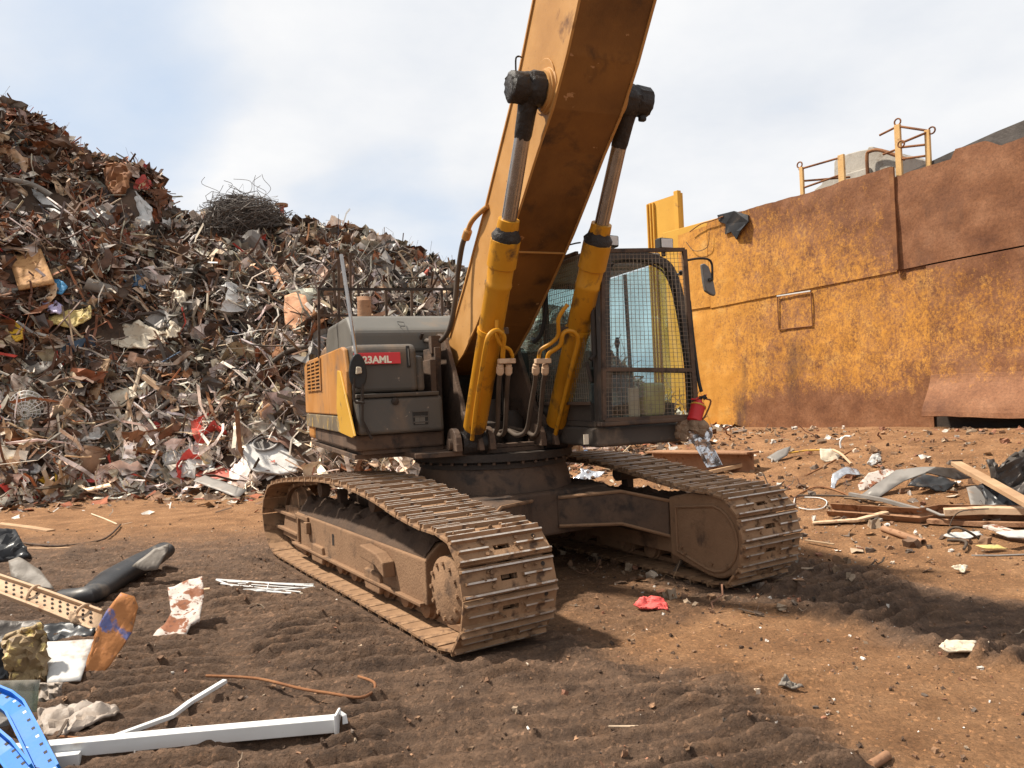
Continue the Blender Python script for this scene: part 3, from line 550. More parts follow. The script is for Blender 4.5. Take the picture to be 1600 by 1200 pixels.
# ------------------------------------------------------------------ excavator
EX = bpy.data.objects.new('excavator', None); COL.objects.link(EX); EX.location = (CX, CY, 0)
tag(EX, 'muddy yellow tracked excavator with raised boom and caged cab in the scrapyard', 'excavator')
HW, TG = .376, 1.329                        # half shoe width, half gauge
LOOP = [(-1.9, .03), (-1, .03), (0, .03), (1, .03), (1.98, .03), (2.24, .085), (2.36, .22), (2.415, .40), (2.405, .53), (2.33, .71), (2.14, .822), (1.75, .845), (1.39, .885), (.79, .970), (.2, 1.018), (-.4, 1.018), (-1.19, .965), (-1.9, .895), (-2.35, .80), (-2.57, .62), (-2.635, .42), (-2.52, .18), (-2.25, .055)]
def loop_pts(L, n, off=0.):
    c = [Vector((a, b, 0)) for a, b in L]; k = len(c); fine = []
    for i in range(k):
        a, b, c_, d = c[i - 1], c[i], c[(i + 1) % k], c[(i + 2) % k]
        for j in range(12):
            t = j / 12; fine.append(.5 * ((2 * b) + (c_ - a) * t + (2 * a - 5 * b + 4 * c_ - d) * t * t + (3 * b - a - 3 * c_ + d) * t ** 3))
    m_ = len(fine); seg = [(fine[(i + 1) % m_] - fine[i]).length for i in range(m_)]; tot = sum(seg); out = []; acc = 0; i = 0
    for q in range(n):
        tgt = tot * q / n
        while acc + seg[i] < tgt: acc += seg[i]; i += 1
        t = (tgt - acc) / seg[i]; p = fine[i].lerp(fine[(i + 1) % m_], t); tn = (fine[(i + 1) % m_] - fine[i]).normalized(); nr = Vector((tn.y, -tn.x, 0))
        out.append((p + nr * off, tn, nr))
    return out, tot
NSH = 52
PTS, TOT = loop_pts(LOOP, NSH); SPITCH = TOT / NSH
def shoe_mesh():
    mb = MB(); p = SPITCH / 2 * .945
    # plate with a central slot, three grousers, four bolts; z outward
    mb.box((-HW, -p, -.018), (-.065, p, 0)); mb.box((.065, -p, -.018), (HW, p, 0))
    mb.box((-.065, -p, -.0175), (.065, -.018, -.0005)); mb.box((-.065, .020, -.0175), (.065, p, -.0005))
    for y0, hgt in ((-p + .004, .030), (-.012, .024), (p - .03, .030)):
        b0, tp = .026, .013; x = HW - .004 if hgt > .025 else HW - .03
        if hgt > .025: spans = [(-x, x)]
        else: spans = [(-x, -.105), (.105, x)]
        for a, c in spans:
            v = [(a, y0, 0), (c, y0, 0), (c, y0 + b0, 0), (a, y0 + b0, 0), (a + .006, y0 + .006, hgt), (c - .006, y0 + .006, hgt), (c - .006, y0 + .006 + tp, hgt), (a + .006, y0 + .006 + tp, hgt)]
            k = len(mb.f); mb.add(v, [(0, 1, 5, 4), (1, 2, 6, 5), (2, 3, 7, 6), (3, 0, 4, 7)], 0); mb.add(v, [(4, 5, 6, 7)], 1)
    for bx in (-.135, .135):
        for by in (-.045, .05): mb.cyl((bx, by, -.002), (bx, by, .016), .014, 6)
    mb.cyl((HW - .09, .045, -.001), (HW - .09, .045, .004), .016, 8, 2)
    return mb
_s = shoe_mesh().build('track_shoe', ['track_steel', 'worn_steel', 'black_steel'])
SHOE = _s.data; bpy.data.objects.remove(_s)
def T(l, s, z): return (l, -s, z)
def make_track(sg):
    c = sg * TG; out = c + sg * HW; inn = c - sg * HW
    # link chain: two rails inside the shoes
    mb = MB(); ip, _ = loop_pts(LOOP, 104, -.05)
    for dl in (-.085, .085):
        mb.sweep([T(c + dl, p.x, p.y) for p, _, _ in ip], [(-.022, -.034), (.022, -.034), (.022, .03), (-.022, .03)], (1, 0, 0), closed=True)
    ch = mb.build('crawler_track', 'mud_steel', EX, yaw=YT)
    for p, tn, nr in PTS:
        o = bpy.data.objects.new('track_shoe', SHOE); COL.objects.link(o); o.parent = ch
        jx = random.uniform(-.004, .004); js = random.uniform(-.004, .004)
        q = p + tn * js
        o.matrix_local = Matrix(((1, 0, 0, c + jx), (0, -tn.x, -nr.x, -q.x), (0, tn.y, nr.y, q.y), (0, 0, 0, 1)))
    def sub(mb, name, mat, **k): return mb.build(name, mat, ch, **k)
    # frame
    sec = [(out - sg * .14, .205), (out - sg * .14, .545), (out - sg * .20, .60), (c + sg * .10, .66), (c - sg * .10, .66), (inn + sg * .16, .60), (inn + sg * .10, .545), (inn + sg * .10, .205)]
    mb = MB(); mb.prism(sec, -1.72, 1.58, lambda a, b, cc: T(a, cc, b)); sub(mb, 'track_frame', 'mud_steel', bevel=.012)
    mb = MB(); mb.box(T(out - sg * .145, -1.80, .195), T(out - sg * .10, 1.54, .222)); sub(mb, 'frame_flange', 'mud_steel', bevel=.006)
    mb = MB(); mb.box(T(out - sg * .139, -1.70, .50), T(out - sg * .115, -1.25, .55)); mb.box(T(out - sg * .139, -1.62, .24), T(out - sg * .112, -1.58, .50)); mb.box(T(out - sg * .139, -1.30, .38), T(out - sg * .09, -1.20, .50)); sub(mb, 'bracket', 'mud_steel', bevel=.008)
    mb = MB(); mb.box(T(out - sg * .139, -.53, .36), T(out - sg * .1375, -.47, .47)); sub(mb, 'frame_slot', 'black_steel')
    mb = MB(); mb.prism([(.48, .42), (.50, .53), (.86, .505), (1.0, .45), (1.02, .33), (.93, .36), (.84, .40)], out - sg * .139, out - sg * .03, lambda a, b, cc: T(cc, a, b)); sub(mb, 'step_bracket', 'mud_steel', bevel=.012)
    # mud lying on the frame
    us = np.linspace(-1.68, 1.55, 150); ls = np.linspace(-.225, .225, 24); U_, L_ = np.meshgrid(us, ls)
    Zm = .56 + .15 * (1 - (np.abs(L_) / .225) ** 3) + fbm(U_ * 6 + sg * 9, L_ * 11, 101, 5, .6) * .16 * (1 - (np.abs(L_) / .225) ** 4); me_ = grid_mesh('mud_pile', c + L_, -U_, Zm); me_.materials.append(MAT['mud_dark']); o = bpy.data.objects.new('mud_pile', me_); COL.objects.link(o); o.parent = ch; o['kind'] = 'stuff'
    # rollers
    for s_ in np.linspace(-1.62, 1.45, 9):
        mb = MB(); mb.lathe(T(c - .20, s_, .165), T(c + .20, s_, .165), [(0, .05), (.02, .085), (.12, .085), (.13, .105), (.20, .105), (.22, .085), (.78, .085), (.80, .105), (.87, .105), (.88, .085), (.98, .085), (1, .05)], 16); sub(mb, 'track_roller', 'mud_steel', smooth=True)
    for s_ in (-.95, .55):
        mb = MB(); mb.prism([(s_ - .16, .12), (s_ + .16, .12), (s_ + .19, .20), (s_ + .17, .30), (s_ - .17, .30), (s_ - .19, .20)], out - sg * .16, out - sg * .11, lambda a, b, cc: T(cc, a, b)); sub(mb, 'chain_guard', 'mud_steel', bevel=.015)
        mb = MB(); mb.prism([(s_ - .16, .12), (s_ + .16, .12), (s_ + .19, .20), (s_ + .17, .30), (s_ - .17, .30), (s_ - .19, .20)], inn + sg * .16, inn + sg * .11, lambda a, b, cc: T(cc, a, b)); sub(mb, 'chain_guard', 'mud_steel', bevel=.015)
    for s_ in (-.85, .55):
        mb = MB(); mb.lathe(T(c - .15, s_, .875), T(c + .24 * sg, s_, .875) if sg < 0 else T(c + .15, s_, .875), [(0, .05), (.03, .075), (.97, .075), (1, .05)], 16); mb.box(T(c - .04, s_ - .05, .6), T(c + .04, s_ + .05, .86)); sub(mb, 'carrier_roller', 'mud_dark', smooth=True)
    # mud clods caught on the upper run
    cl_ = [p_chunk() for _ in range(8)]; nn_ = 240; sel_ = [p for p in PTS if p[0].y > .25]; P_ = []
    for i in range(nn_): q = random.choice(sel_); la = random.uniform(-.34, .34); P_.append((c + la, -(q[0].x + q[2].x * .006 + q[1].x * random.uniform(-.07, .07)), q[0].y + q[2].y * .006 + q[1].y * random.uniform(-.07, .07)))
    oc_ = batch('mud_clods', (cl_, RNG.integers(0, 8, nn_)), np.array(P_), RNG.uniform(.008, .034, nn_), np.array([(.16, .092, .05)]) * RNG.uniform(.6, 1.5, (nn_, 1)), 'chips'); oc_.parent = ch; oc_['kind'] = 'stuff'
    # idler, sprocket, final drive cover, motor guard
    mb = MB(); mb.lathe(T(c - .10, -2.19, .43), T(c + .10, -2.19, .43), [(0, .10), (.05, .30), (.3, .33), (.35, .36), (.65, .36), (.7, .33), (.95, .30), (1, .10)], 28); sub(mb, 'idler_wheel', 'mud_steel', smooth=True)
    for z_ in (.30, .49):
        mb = MB(); mb.prism([(-2.62, z_ - .012), (-2.5, z_ - .02), (-1.70, z_ - .02), (-1.70, z_ + .02), (-2.5, z_ + .02), (-2.62, z_ + .012)], out - sg * .13, out - sg * .24, lambda a, b, cc: T(cc, a, b)); sub(mb, 'idler_yoke', 'mud_steel', bevel=.01)
    mb = MB(); mb.prism([(-2.35, .22), (-1.70, .20), (-1.70, .60), (-2.2, .58)], out - sg * .16, out - sg * .22, lambda a, b, cc: T(cc, a, b)); sub(mb, 'idler_yoke', 'mud_steel', bevel=.01)
    mb = MB(); pr = []
    for i in range(21):
        for q, r in ((-.28, .30), (-.12, .345), (.12, .345), (.28, .30)): a = (i + q) * 2 * math.pi / 21; pr.append((2.02 + r * math.cos(a), .43 + r * math.sin(a)))
    mb.prism(pr, c - .03, c + .03, lambda a, b, cc: T(cc, a, b)); sub(mb, 'sprocket', 'mud_steel')
    mb = MB(); mb.lathe(T(out - sg * .05, 2.06, .43), T(c, 2.06, .43), [(0, .01), (0, .20), (.06, .235), (.3, .24), (1, .25)], 30)
    for a in np.linspace(0, 6.283, 13)[:-1]:
        p0 = (2.06 + .19 * math.cos(a), .43 + .19 * math.sin(a)); mb.cyl(T(out - sg * .06, *p0), T(out - sg * .035, *p0), .016, 6)
    sub(mb, 'final_drive_cover', 'mud_steel', smooth=True)
    D = [(1.50, .74), (1.50, .20)] + [(2.04 + .37 * math.cos(a), .445 + .37 * math.sin(a)) for a in np.linspace(-1.75, 1.45, 14)] + [(1.75, .80)]
    mb = MB(); mb.prism(D, inn + sg * .055, c - sg * .14, lambda a, b, cc: T(cc, a, b)); g = sub(mb, 'motor_guard', 'mud_steel', bevel=.02)
    Di = [(1.60, .655), (1.60, .25)] + [(2.03 + .29 * math.cos(a), .425 + .29 * math.sin(a)) for a in np.linspace(-1.75, 1.45, 12)]
    mb = MB(); mb.tube([T(inn + sg * .053, a, b) for a, b in Di], .016, 6, closed=True)
    for a, b in ((1.66, .30), (1.70, .24), (2.2, .21), (2.02, .2)): mb.cyl(T(inn + sg * .06, a, b), T(inn + sg * .035, a, b), .016, 6)
    sub(mb, 'guard_rim', 'mud_steel', smooth=True)
make_track(-1); make_track(1)
# car body between the tracks
def cpart(mb, name, mat, **k): return mb.build(name, mat, EX, yaw=YT, **k)
mb = MB(); mb.prism([(-.78, .9), (-.9, .5), (-.9, -.5), (-.78, -.9), (.78, -.9), (.9, -.5), (.9, .5), (.78, .9)], .42, .84, lambda a, b, c: T(a, b, c)); cpart(mb, 'car_body', 'brown_steel', bevel=.03)
def leg(sl, ss):
    st = []
    for px, pt, pb, s_ in ((838, 776, 830, .92), (969, 765, 821, 1.22), (1046, 780, 841, 1.50)):
        a = UF(px, pt, s_, YT); b = UF(px, pb, s_, YT); st.append((a.x, s_, a.z, b.z))
    st = [(.15, .92, st[0][2] - .02, st[0][3])] + st[1:]
    mb = MB(); v = []
    for l, s_, zt, zb in st: v += [T(sl * l, ss * s_, zt), T(sl * l, ss * s_, zb), T(sl * l, ss * (s_ - .62), zb), T(sl * l, ss * (s_ - .62), zt + .02)]
    f = [(0, 1, 2, 3), (8, 9, 10, 11)] + [(4 * i + j, 4 * i + (j + 1) % 4, 4 * i + 4 + (j + 1) % 4, 4 * i + 4 + j) for i in range(2) for j in range(4)]
    mb.add(v, f); lg = cpart(mb, 'frame_leg', 'brown_steel', bevel=.02)
    mb = MB(); mb.tube([T(sl * l, ss * (s_ + .005), zt - .015) for l, s_, zt, zb in st], .017, 6); mb.tube([T(sl * l, ss * (s_ + .005), zb + .015) for l, s_, zt, zb in st], .017, 6); q = mb.build('flange', 'mud_steel', lg, smooth=True)
for sl in (1, -1):
    for ss in (1, -1): leg(sl, ss)
mb = MB(); mb.lathe((0, 0, .84), (0, 0, 1.07), [(0, .80), (.5, .78), (1, .74)], 40); cpart(mb, 'pedestal', 'brown_steel', smooth=True)
mb = MB(); mb.lathe((0, 0, 1.07), (0, 0, 1.215), [(0, .76), (.35, .76), (.36, .73), (.5, .73), (.51, .82), (1, .82)], 48)
sr = cpart(mb, 'slew_ring', 'black_steel', smooth=True)
mb = MB(); mb.cyl((0, 0, 1.115), (0, 0, 1.14), .016, 6); b0_ = mb.build('ring_bolt', 'brown_steel', sr)
for i, a in enumerate(np.linspace(0, 6.283, 37)[:-1]):
    o = b0_ if i == 0 else b0_.copy()
    if i: COL.objects.link(o)
    o.location = (.79 * math.cos(a), .79 * math.sin(a), 0)
# ---------------- upper structure: local frame (x lateral, -y forward, z)
def U(l, f, z): return (l, -f, z)
FN = lambda a, b, c: U(c, a, b)              # profile in (forward, z), extruded laterally
FL = lambda a, b, c: U(a, c, b)              # profile in (lateral, z), extruded fore-aft
def up(mb, name, mat, parent=EX, **k):
    if parent is EX: k['yaw'] = YU
    return mb.build(name, mat, parent, **k)
mb = MB(); mb.prism([(-.98, .60), (-.85, .66), (.62, .62), (.72, .45), (1.46, .40), (1.46, -2.9), (-1.46, -2.9), (-1.46, .2), (-1.0, .25)], 1.216, 1.262, U); up(mb, 'deck', 'brown_steel', bevel=.006)
mb = MB(); mb.prism([(-1.47, -2.4), (-1.47, .33), (-.62, .33), (-.62, -2.4)], 1.30, 1.445, U)
q = up(mb, 'deck_skirt', 'brown_steel', bevel=.02)
mb = MB(); mb.prism([(.30, 1.262), (.30, 1.30), (-2.4, 1.30), (-2.4, 1.262)], -1.40, -.62, FN); up(mb, 'deck_rib', 'brown_steel')
# machine body behind
mb = MB(); mb.prism([(-1.44, 1.262), (1.40, 1.262), (1.40, 2.26), (-1.40, 2.26), (-1.44, 2.2)], .55, 2.5, lambda a, b, c: (a, c, b)); up(mb, 'engine_bay', 'cab_paint', bevel=.03)
mb = MB(); mb.prism([(-1.48, 2.45), (-1.48, 2.95), (-1.2, 3.25), (-.6, 3.4), (.6, 3.4), (1.2, 3.25), (1.45, 2.95), (1.45, 2.45)], 1.30, 2.32, lambda a, b, c: (a, b, c)); up(mb, 'counterweight', 'side_paint', bevel=.05, seg=3)
# side panels (image left side of the machine)
sp_ = MB(); sp_.prism([(-.95, 1.63), (.18, 1.63), (.17, 2.05), (.05, 2.27), (-.08, 2.30), (-.95, 2.30)], -1.505, -1.455, FN); sidep = up(sp_, 'side_panel', 'side_paint', bevel=.015)
sp_ = MB(); sp_.prism([(-2.98, 1.63), (-.96, 1.63), (-.96, 2.30), (-2.7, 2.30), (-2.98, 2.24)], -1.505, -1.455, FN); sidep2 = up(sp_, 'side_panel', 'side_paint', bevel=.015)
mb = MB(); mb.box(U(-1.508, -2.60, 1.92), U(-1.5055, -1.45, 2.25)); gr = up(mb, 'grille', 'black_steel')
for i in range(4): mb = MB(); f_ = -2.60 + 1.15 * i / 3; mb.box(U(-1.522, f_ - .035, 1.90), U(-1.5085, f_ + .035, 2.27)); up(mb, 'grille_bar', 'side_paint', gr)
for i in range(9): mb = MB(); z_ = 1.915 + .34 * i / 8; mb.box(U(-1.521, -2.62, z_ - .009), U(-1.5088, -1.43, z_ + .009)); up(mb, 'grille_bar', 'side_paint', gr)
for a, b in ((-.95, .20), (-2.98, -.96)):
    mb = MB(); mb.box(U(-1.500, a, 1.455), U(-1.455, b, 1.622)); up(mb, 'lower_panel', 'band_paint', bevel=.012)
mb = MB(); mb.prism([(p.y * -1, p.z) for p in (UL(529, 579, -1.51), UL(533, 580, -1.51), UL(556, 681, -1.51), UL(552, 684, -1.51), UL(534, 676, -1.51), UL(528, 638, -1.51))], -1.525, -1.506, FN); up(mb, 'corner_trim', 'corner_yellow', bevel=.004)
# toolbox: lower and upper housing
mb = MB(); mb.prism([(-.5, 1.448), (.40, 1.448), (.36, 1.79), (-.5, 1.79)], -1.452, -.625, FN); tb = up(mb, 'toolbox', 'grey_paint', bevel=.035, seg=3)
mb = MB(); mb.prism([(-.5, 1.792), (.37, 1.792), (.38, 1.83), (-.5, 1.835)], -1.454, -.66, FN); up(mb, 'toolbox_lid', 'grey_paint', tb, bevel=.01)
def fr(px, py): return UF(px, py, .385)
a = fr(645, 643); b = fr(669, 667)
mb = MB(); mb.box(U(a.x, .392, a.z), U(b.x, .380, b.z)); up(mb, 'vent_recess', 'rubber', tb)
for k in range(4): mb = MB(); z_ = a.z + (b.z - a.z) * k / 3; mb.box(U(a.x - .005, .402, z_ - .006), U(b.x + .005, .3925, z_ + .006)); up(mb, 'vent_slat', 'grey_paint', tb)
a = fr(648, 650); b = fr(664, 662); mb = MB(); mb.cyl(U((a.x + b.x) / 2, .3965, b.z), U((a.x + b.x) / 2, .3965, a.z), .0035, 6); mb.box(U(a.x, .394, a.z), U(b.x, .3926, b.z)); up(mb, 'filter_insert', 'hood_paint', tb)
p = fr(618, 627); mb = MB(); mb.lathe(U(p.x, .36, p.z), U(p.x, .396, p.z), [(0, .035), (.7, .035), (.85, .026), (1, .012)], 16); up(mb, 'lock', 'black_steel', tb, smooth=True)
mb = MB(); mb.prism([(-.5, 1.838), (.30, 1.838), (.27, 2.24), (.21, 2.30), (-.5, 2.315)], -1.455, -.84, FN); ub = up(mb, 'front_cowl', 'grey_paint', bevel=.04, seg=3)
mb = MB(); mb.prism([(-.5, 1.838), (.25, 1.838), (.24, 2.0), (.22, 2.18), (-.5, 2.25)], -.845, -.76, FN); up(mb, 'cowl_shoulder', 'grey_paint', ub, bevel=.03)
# number plate
a, b = UF(540, 552, .30), UF(626, 568, .30)
mb = MB(); mb.prism([(.304, b.z), (.312, b.z), (.298, a.z), (.29, a.z)], max(a.x, -1.45), b.x, FN); pl = up(mb, 'number_plate', 'plate_red', bevel=.002)
def text_mesh(s, size, mat, parent, origin, right, upv, yaw=None, name='lettering', bold=.0):
    cu_ = bpy.data.curves.new('txt', 'FONT'); cu_.body = s; cu_.size = size; cu_.extrude = .0015; cu_.offset = bold; cu_.space_character = 1.0
    to = bpy.data.objects.new('txt', cu_); COL.objects.link(to); dg = bpy.context.evaluated_depsgraph_get(); me_ = bpy.data.meshes.new_from_object(to.evaluated_get(dg)); bpy.data.objects.remove(to)
    me_.name = name; o = bpy.data.objects.new(name, me_); COL.objects.link(o); me_.materials.clear(); me_.materials.append(MAT[mat]); o.parent = parent
    r_, u_ = Vector(right).normalized(), Vector(upv).normalized(); n_ = r_.cross(u_); o.matrix_local = Matrix(((r_.x, u_.x, n_.x, origin[0]), (r_.y, u_.y, n_.y, origin[1]), (r_.z, u_.z, n_.z, origin[2]), (0, 0, 0, 1)))
    return o
tp = UF(567, 566.5, .315); text_mesh('23AML', .092, 'letter_white', pl, (tp.x, -.3145, b.z + .012), (1, 0, 0), (0, .14, .99), bold=.0035)
# handle slot
a, b = UF(634, 540, .27), UF(642, 574, .29); mb = MB(); mb.prism([(.283, b.z), (.296, b.z), (.268, a.z), (.255, a.z)], a.x, b.x, FN); hs_ = up(mb, 'handle_recess', 'rubber', ub, bevel=.012)
mb = MB(); mb.tube([U((a.x + b.x) / 2, .30, b.z + .02), U((a.x + b.x) / 2, .285, a.z - .03)], .006, 6); up(mb, 'latch', 'hood_paint', ub)
# hood with small dark mark
mb = MB(); mb.prism([(-.62, 2.262), (-.62, 2.50), (-.68, 2.545), (-.86, 2.665), (-.92, 2.69), (-2.2, 2.69), (-2.4, 2.55), (-2.4, 2.262)], -1.30, .30, FN); hood = up(mb, 'hood', 'hood_paint', bevel=.05, seg=3)
P5 = [UF(x, y, -.74) for x, y in ((620, 503), (630, 504), (629, 511), (623, 511), (620, 507))]
mb = MB(); mb.tube([(p.x, .80 - (2.63 - p.z) * 1.45 - .045, p.z) for p in P5], .0045, 6, closed=True); up(mb, 'hood_mark', 'rubber', hood)
mb = MB(); c0 = UF(569, 495, -1.2); c1 = UF(569, 466, -1.2); mb.cyl((c0.x, c0.y, 2.6), (c1.x, c1.y, c1.z - .03), .078, 18); mb.prism([(c1.x + .078 * math.cos(a), c1.y + .078 * math.sin(a)) for a in np.linspace(0, 6.283, 19)[:-1]], c1.z - .03, c1.z + .02, lambda a, b, c: (a, b + (c - c1.z + .03) * .9, c)); up(mb, 'exhaust_pipe', 'rust_light', smooth=True)
# rail behind the hood
def rp_(x, y): return UF(x, y, -1.55)
rl = MB(); rl.beam([rp_(497, 452), rp_(707, 452)], .03, .03); rail_o = up(rl, 'hand_rail', 'black_steel')
def rsub(pts, w_=.028): mb = MB(); mb.beam([rp_(*p) for p in pts], w_, w_, up=(0, 1, .01)); up(mb, 'rail_post', 'brown_steel', rail_o)
for x0, y0, x1, y1 in ((498, 448, 499, 560), (521, 425, 524, 475), (529, 405, 530, 540), (547, 395, 548, 520), (603, 455, 604, 500), (643, 452, 644, 500), (690, 452, 691, 500)): rsub([(x0, y0), (x1, y1)])
rsub([(497, 452), (532, 402), (546, 386)]); rsub([(500, 493), (565, 493)])
# mirror pole on the toolbox corner
mb = MB(); mb.tube([UF(533, 398, .0), UF(557, 556, .34)], .017, 8); pole = up(mb, 'mirror_pole', 'chrome', smooth=True)
mb = MB(); c = UF(559, 580, .42); pr = [(c.x + .083 * math.cos(a) * (1 - .12 * math.sin(a)), c.z + .165 * math.sin(a)) for a in np.linspace(0, 6.283, 21)[:-1]]; mb.prism(pr, .40, .44, FL if False else (lambda a, b, cc: U(a, cc, b))); mir = up(mb, 'mirror', 'rubber', pole, bevel=.015, seg=3)
mb = MB(); mb.prism([(c.x - .028, c.z - .03), (c.x + .03, c.z - .02), (c.x + .025, c.z + .035), (c.x - .02, c.z + .04)], .442, .475, lambda a, b, cc: U(a, cc, b)); up(mb, 'mirror_clamp', 'cream_sheet', pole, bevel=.008)
mb = MB(); mb.tube([UF(*p, .44) for p in ((553, 590), (553, 624), (556, 629), (570, 629))], .012, 8); mb.tube([UF(*p, .43) for p in ((566, 600), (566, 657), (581, 686))], .014, 8); up(mb, 'mirror_bracket', 'black_steel', pole, smooth=True)
# boom well: side plates, dark interior
for l0, l1 in ((-.41, -.36), (.36, .41)):
    mb = MB(); mb.prism([(-.95, 1.262), (.78, 1.262), (.74, 1.36), (.60, 1.47), (.30, 1.62), (.02, 2.05), (-.22, 2.38), (-.45, 2.45), (-.75, 2.35), (-.95, 1.9)], l0, l1, FN); up(mb, 'boom_bracket', 'brown_steel', bevel=.01)
for l0 in (-.60, -.27, .25, .58):
    mb = MB(); mb.prism([(.42, 1.262), (.76, 1.262), (.755, 1.33)] + [(.60 + .15 * math.cos(a), 1.325 + .15 * math.sin(a)) for a in np.linspace(.1, 3.0, 9)] + [(.43, 1.3)], l0 - .03, l0 + .03, FN); up(mb, 'cylinder_bracket', 'brown_steel', bevel=.008)
for s_ in (-1, 1): mb = MB(); mb.cyl(U(s_ * .23, .595, 1.325), U(s_ * .66, .595, 1.325), .055, 16); up(mb, 'foot_pin', 'brown_steel', smooth=True)
mb = MB(); mb.box(U(-.36, -.55, 1.262), U(.36, -.9, 2.2)); mb.box(U(-.35, -.1, 1.262), U(.35, -.55, 1.55)); up(mb, 'valve_block', 'black_steel', bevel=.02)
mb = MB(); mb.lathe(U(-.1, .18, 1.262), U(-.1, .18, 1.72), [(0, .15), (.5, .15), (.55, .11), (1, .1)], 18); mb.lathe(U(.19, .1, 1.262), U(.19, .1, 1.60), [(0, .12), (.7, .12), (1, .07)], 18); up(mb, 'swing_motor', 'black_steel', smooth=True)
mb = MB(); mb.box(U(-.66, .1, 1.262), U(-.60, -.5, 2.15)); mb.box(U(-.56, -.05, 1.262), U(-.50, -.5, 2.28)); up(mb, 'bulkhead', 'brown_steel', bevel=.008)
mb = MB(); mb.box(U(-.30, .64, 1.265), U(.20, .52, 1.30)); up(mb, 'deck_plate', 'brown_steel', bevel=.005)
# boom
BW = .285
low = [(-.66, 1.97), (-.42, 2.03), (.05, 2.20), (.47, 2.44), (1.0, 2.80), (1.48, 3.15), (1.78, 3.40), (2.08, 3.66), (2.37, 3.88), (2.64, 4.17), (2.86, 4.46), (4.41, 6.42)]
hi = [(3.66, 6.80), (2.106, 4.79), (1.806, 4.414), (1.489, 4.105), (1.231, 3.853), (.895, 3.522), (.49, 3.163), (.155, 2.857), (-.383, 2.404), (-.74, 2.20), (-.80, 2.05)]
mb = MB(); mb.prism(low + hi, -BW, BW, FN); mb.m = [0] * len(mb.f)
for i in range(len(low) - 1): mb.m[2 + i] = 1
boom = up(mb, 'boom', ['boom_paint', 'boom_shade_grime'], bevel=.010)
# flange strips along the edges
for pts in (low, hi):
    for s_ in (-1, 1):
        mb = MB(); mb.beam([U(s_ * (BW + .004), f, z) for f, z in (pts[1:] if pts is low else pts[:-2])], .02, .02, up=(1, 0, .001)); up(mb, 'edge_flange', 'boom_paint', boom)
mb = MB(); wl = UL(800, 400, -.2); mb.tube([U(-BW, 1.30, 3.012), U(BW, 1.30, 3.012)], .010, 6); up(mb, 'weld_bead', 'boom_paint', boom)
PF, PZ = 2.285, 4.042
for s_ in (-1, 1):
    mb = MB(); mb.lathe(U(s_ * (BW - .01), PF, PZ), U(s_ * (BW + .05), PF, PZ), [(0, .172), (.3, .172), (.4, .160), (.7, .157), (.75, .146), (1, .142)], 32); up(mb, 'pin_boss', 'boom_paint', boom, smooth=True)
    pr = [(PF - .05 + .20 * math.cos(a), PZ + .05 + .20 * math.sin(a)) for a in np.linspace(0, 6.283, 29)[:-1]]; mb = MB(); mb.prism(pr, s_ * (BW + .001), s_ * (BW + .012), FN); up(mb, 'boss_plate', 'boom_paint', boom, bevel=.004)
    mb = MB(); c0, c1 = s_ * .335, s_ * .60; n_ = 26; v = []; prof = [(0, .10), (.02, .125), (.3, .128), (.42, .118), (.48, .112), (.55, .118), (.92, .115), (.97, .10), (1, .085)]
    mb.lathe(U(c0, PF, PZ), U(c1, PF, PZ), prof, n_)
    mb.v = [(x + random.gauss(0, .004), y + random.gauss(0, .005), z + random.gauss(0, .005)) for x, y, z in mb.v]
    mb.cyl(U(c1, PF, PZ), U(c1 - s_ * .012, PF, PZ), .08, 14); pn = up(mb, 'rod_pin', 'grease', boom, smooth=True)
# black grease drip tab on the image right pin, wire loop on the left one
mb = MB(); mb.box(U(.50, PF - .02, PZ - .16), U(.56, PF + .03, PZ - .09)); up(mb, 'grease_lump', 'grease', boom, bevel=.015)
mb = MB(); mb.tube(curve([UL(806, 110, -.45), UL(806, 92, -.45), UL(810, 88, -.45), UL(816, 90, -.36)], 4), .007, 6); up(mb, 'wire_loop', 'grease', boom)
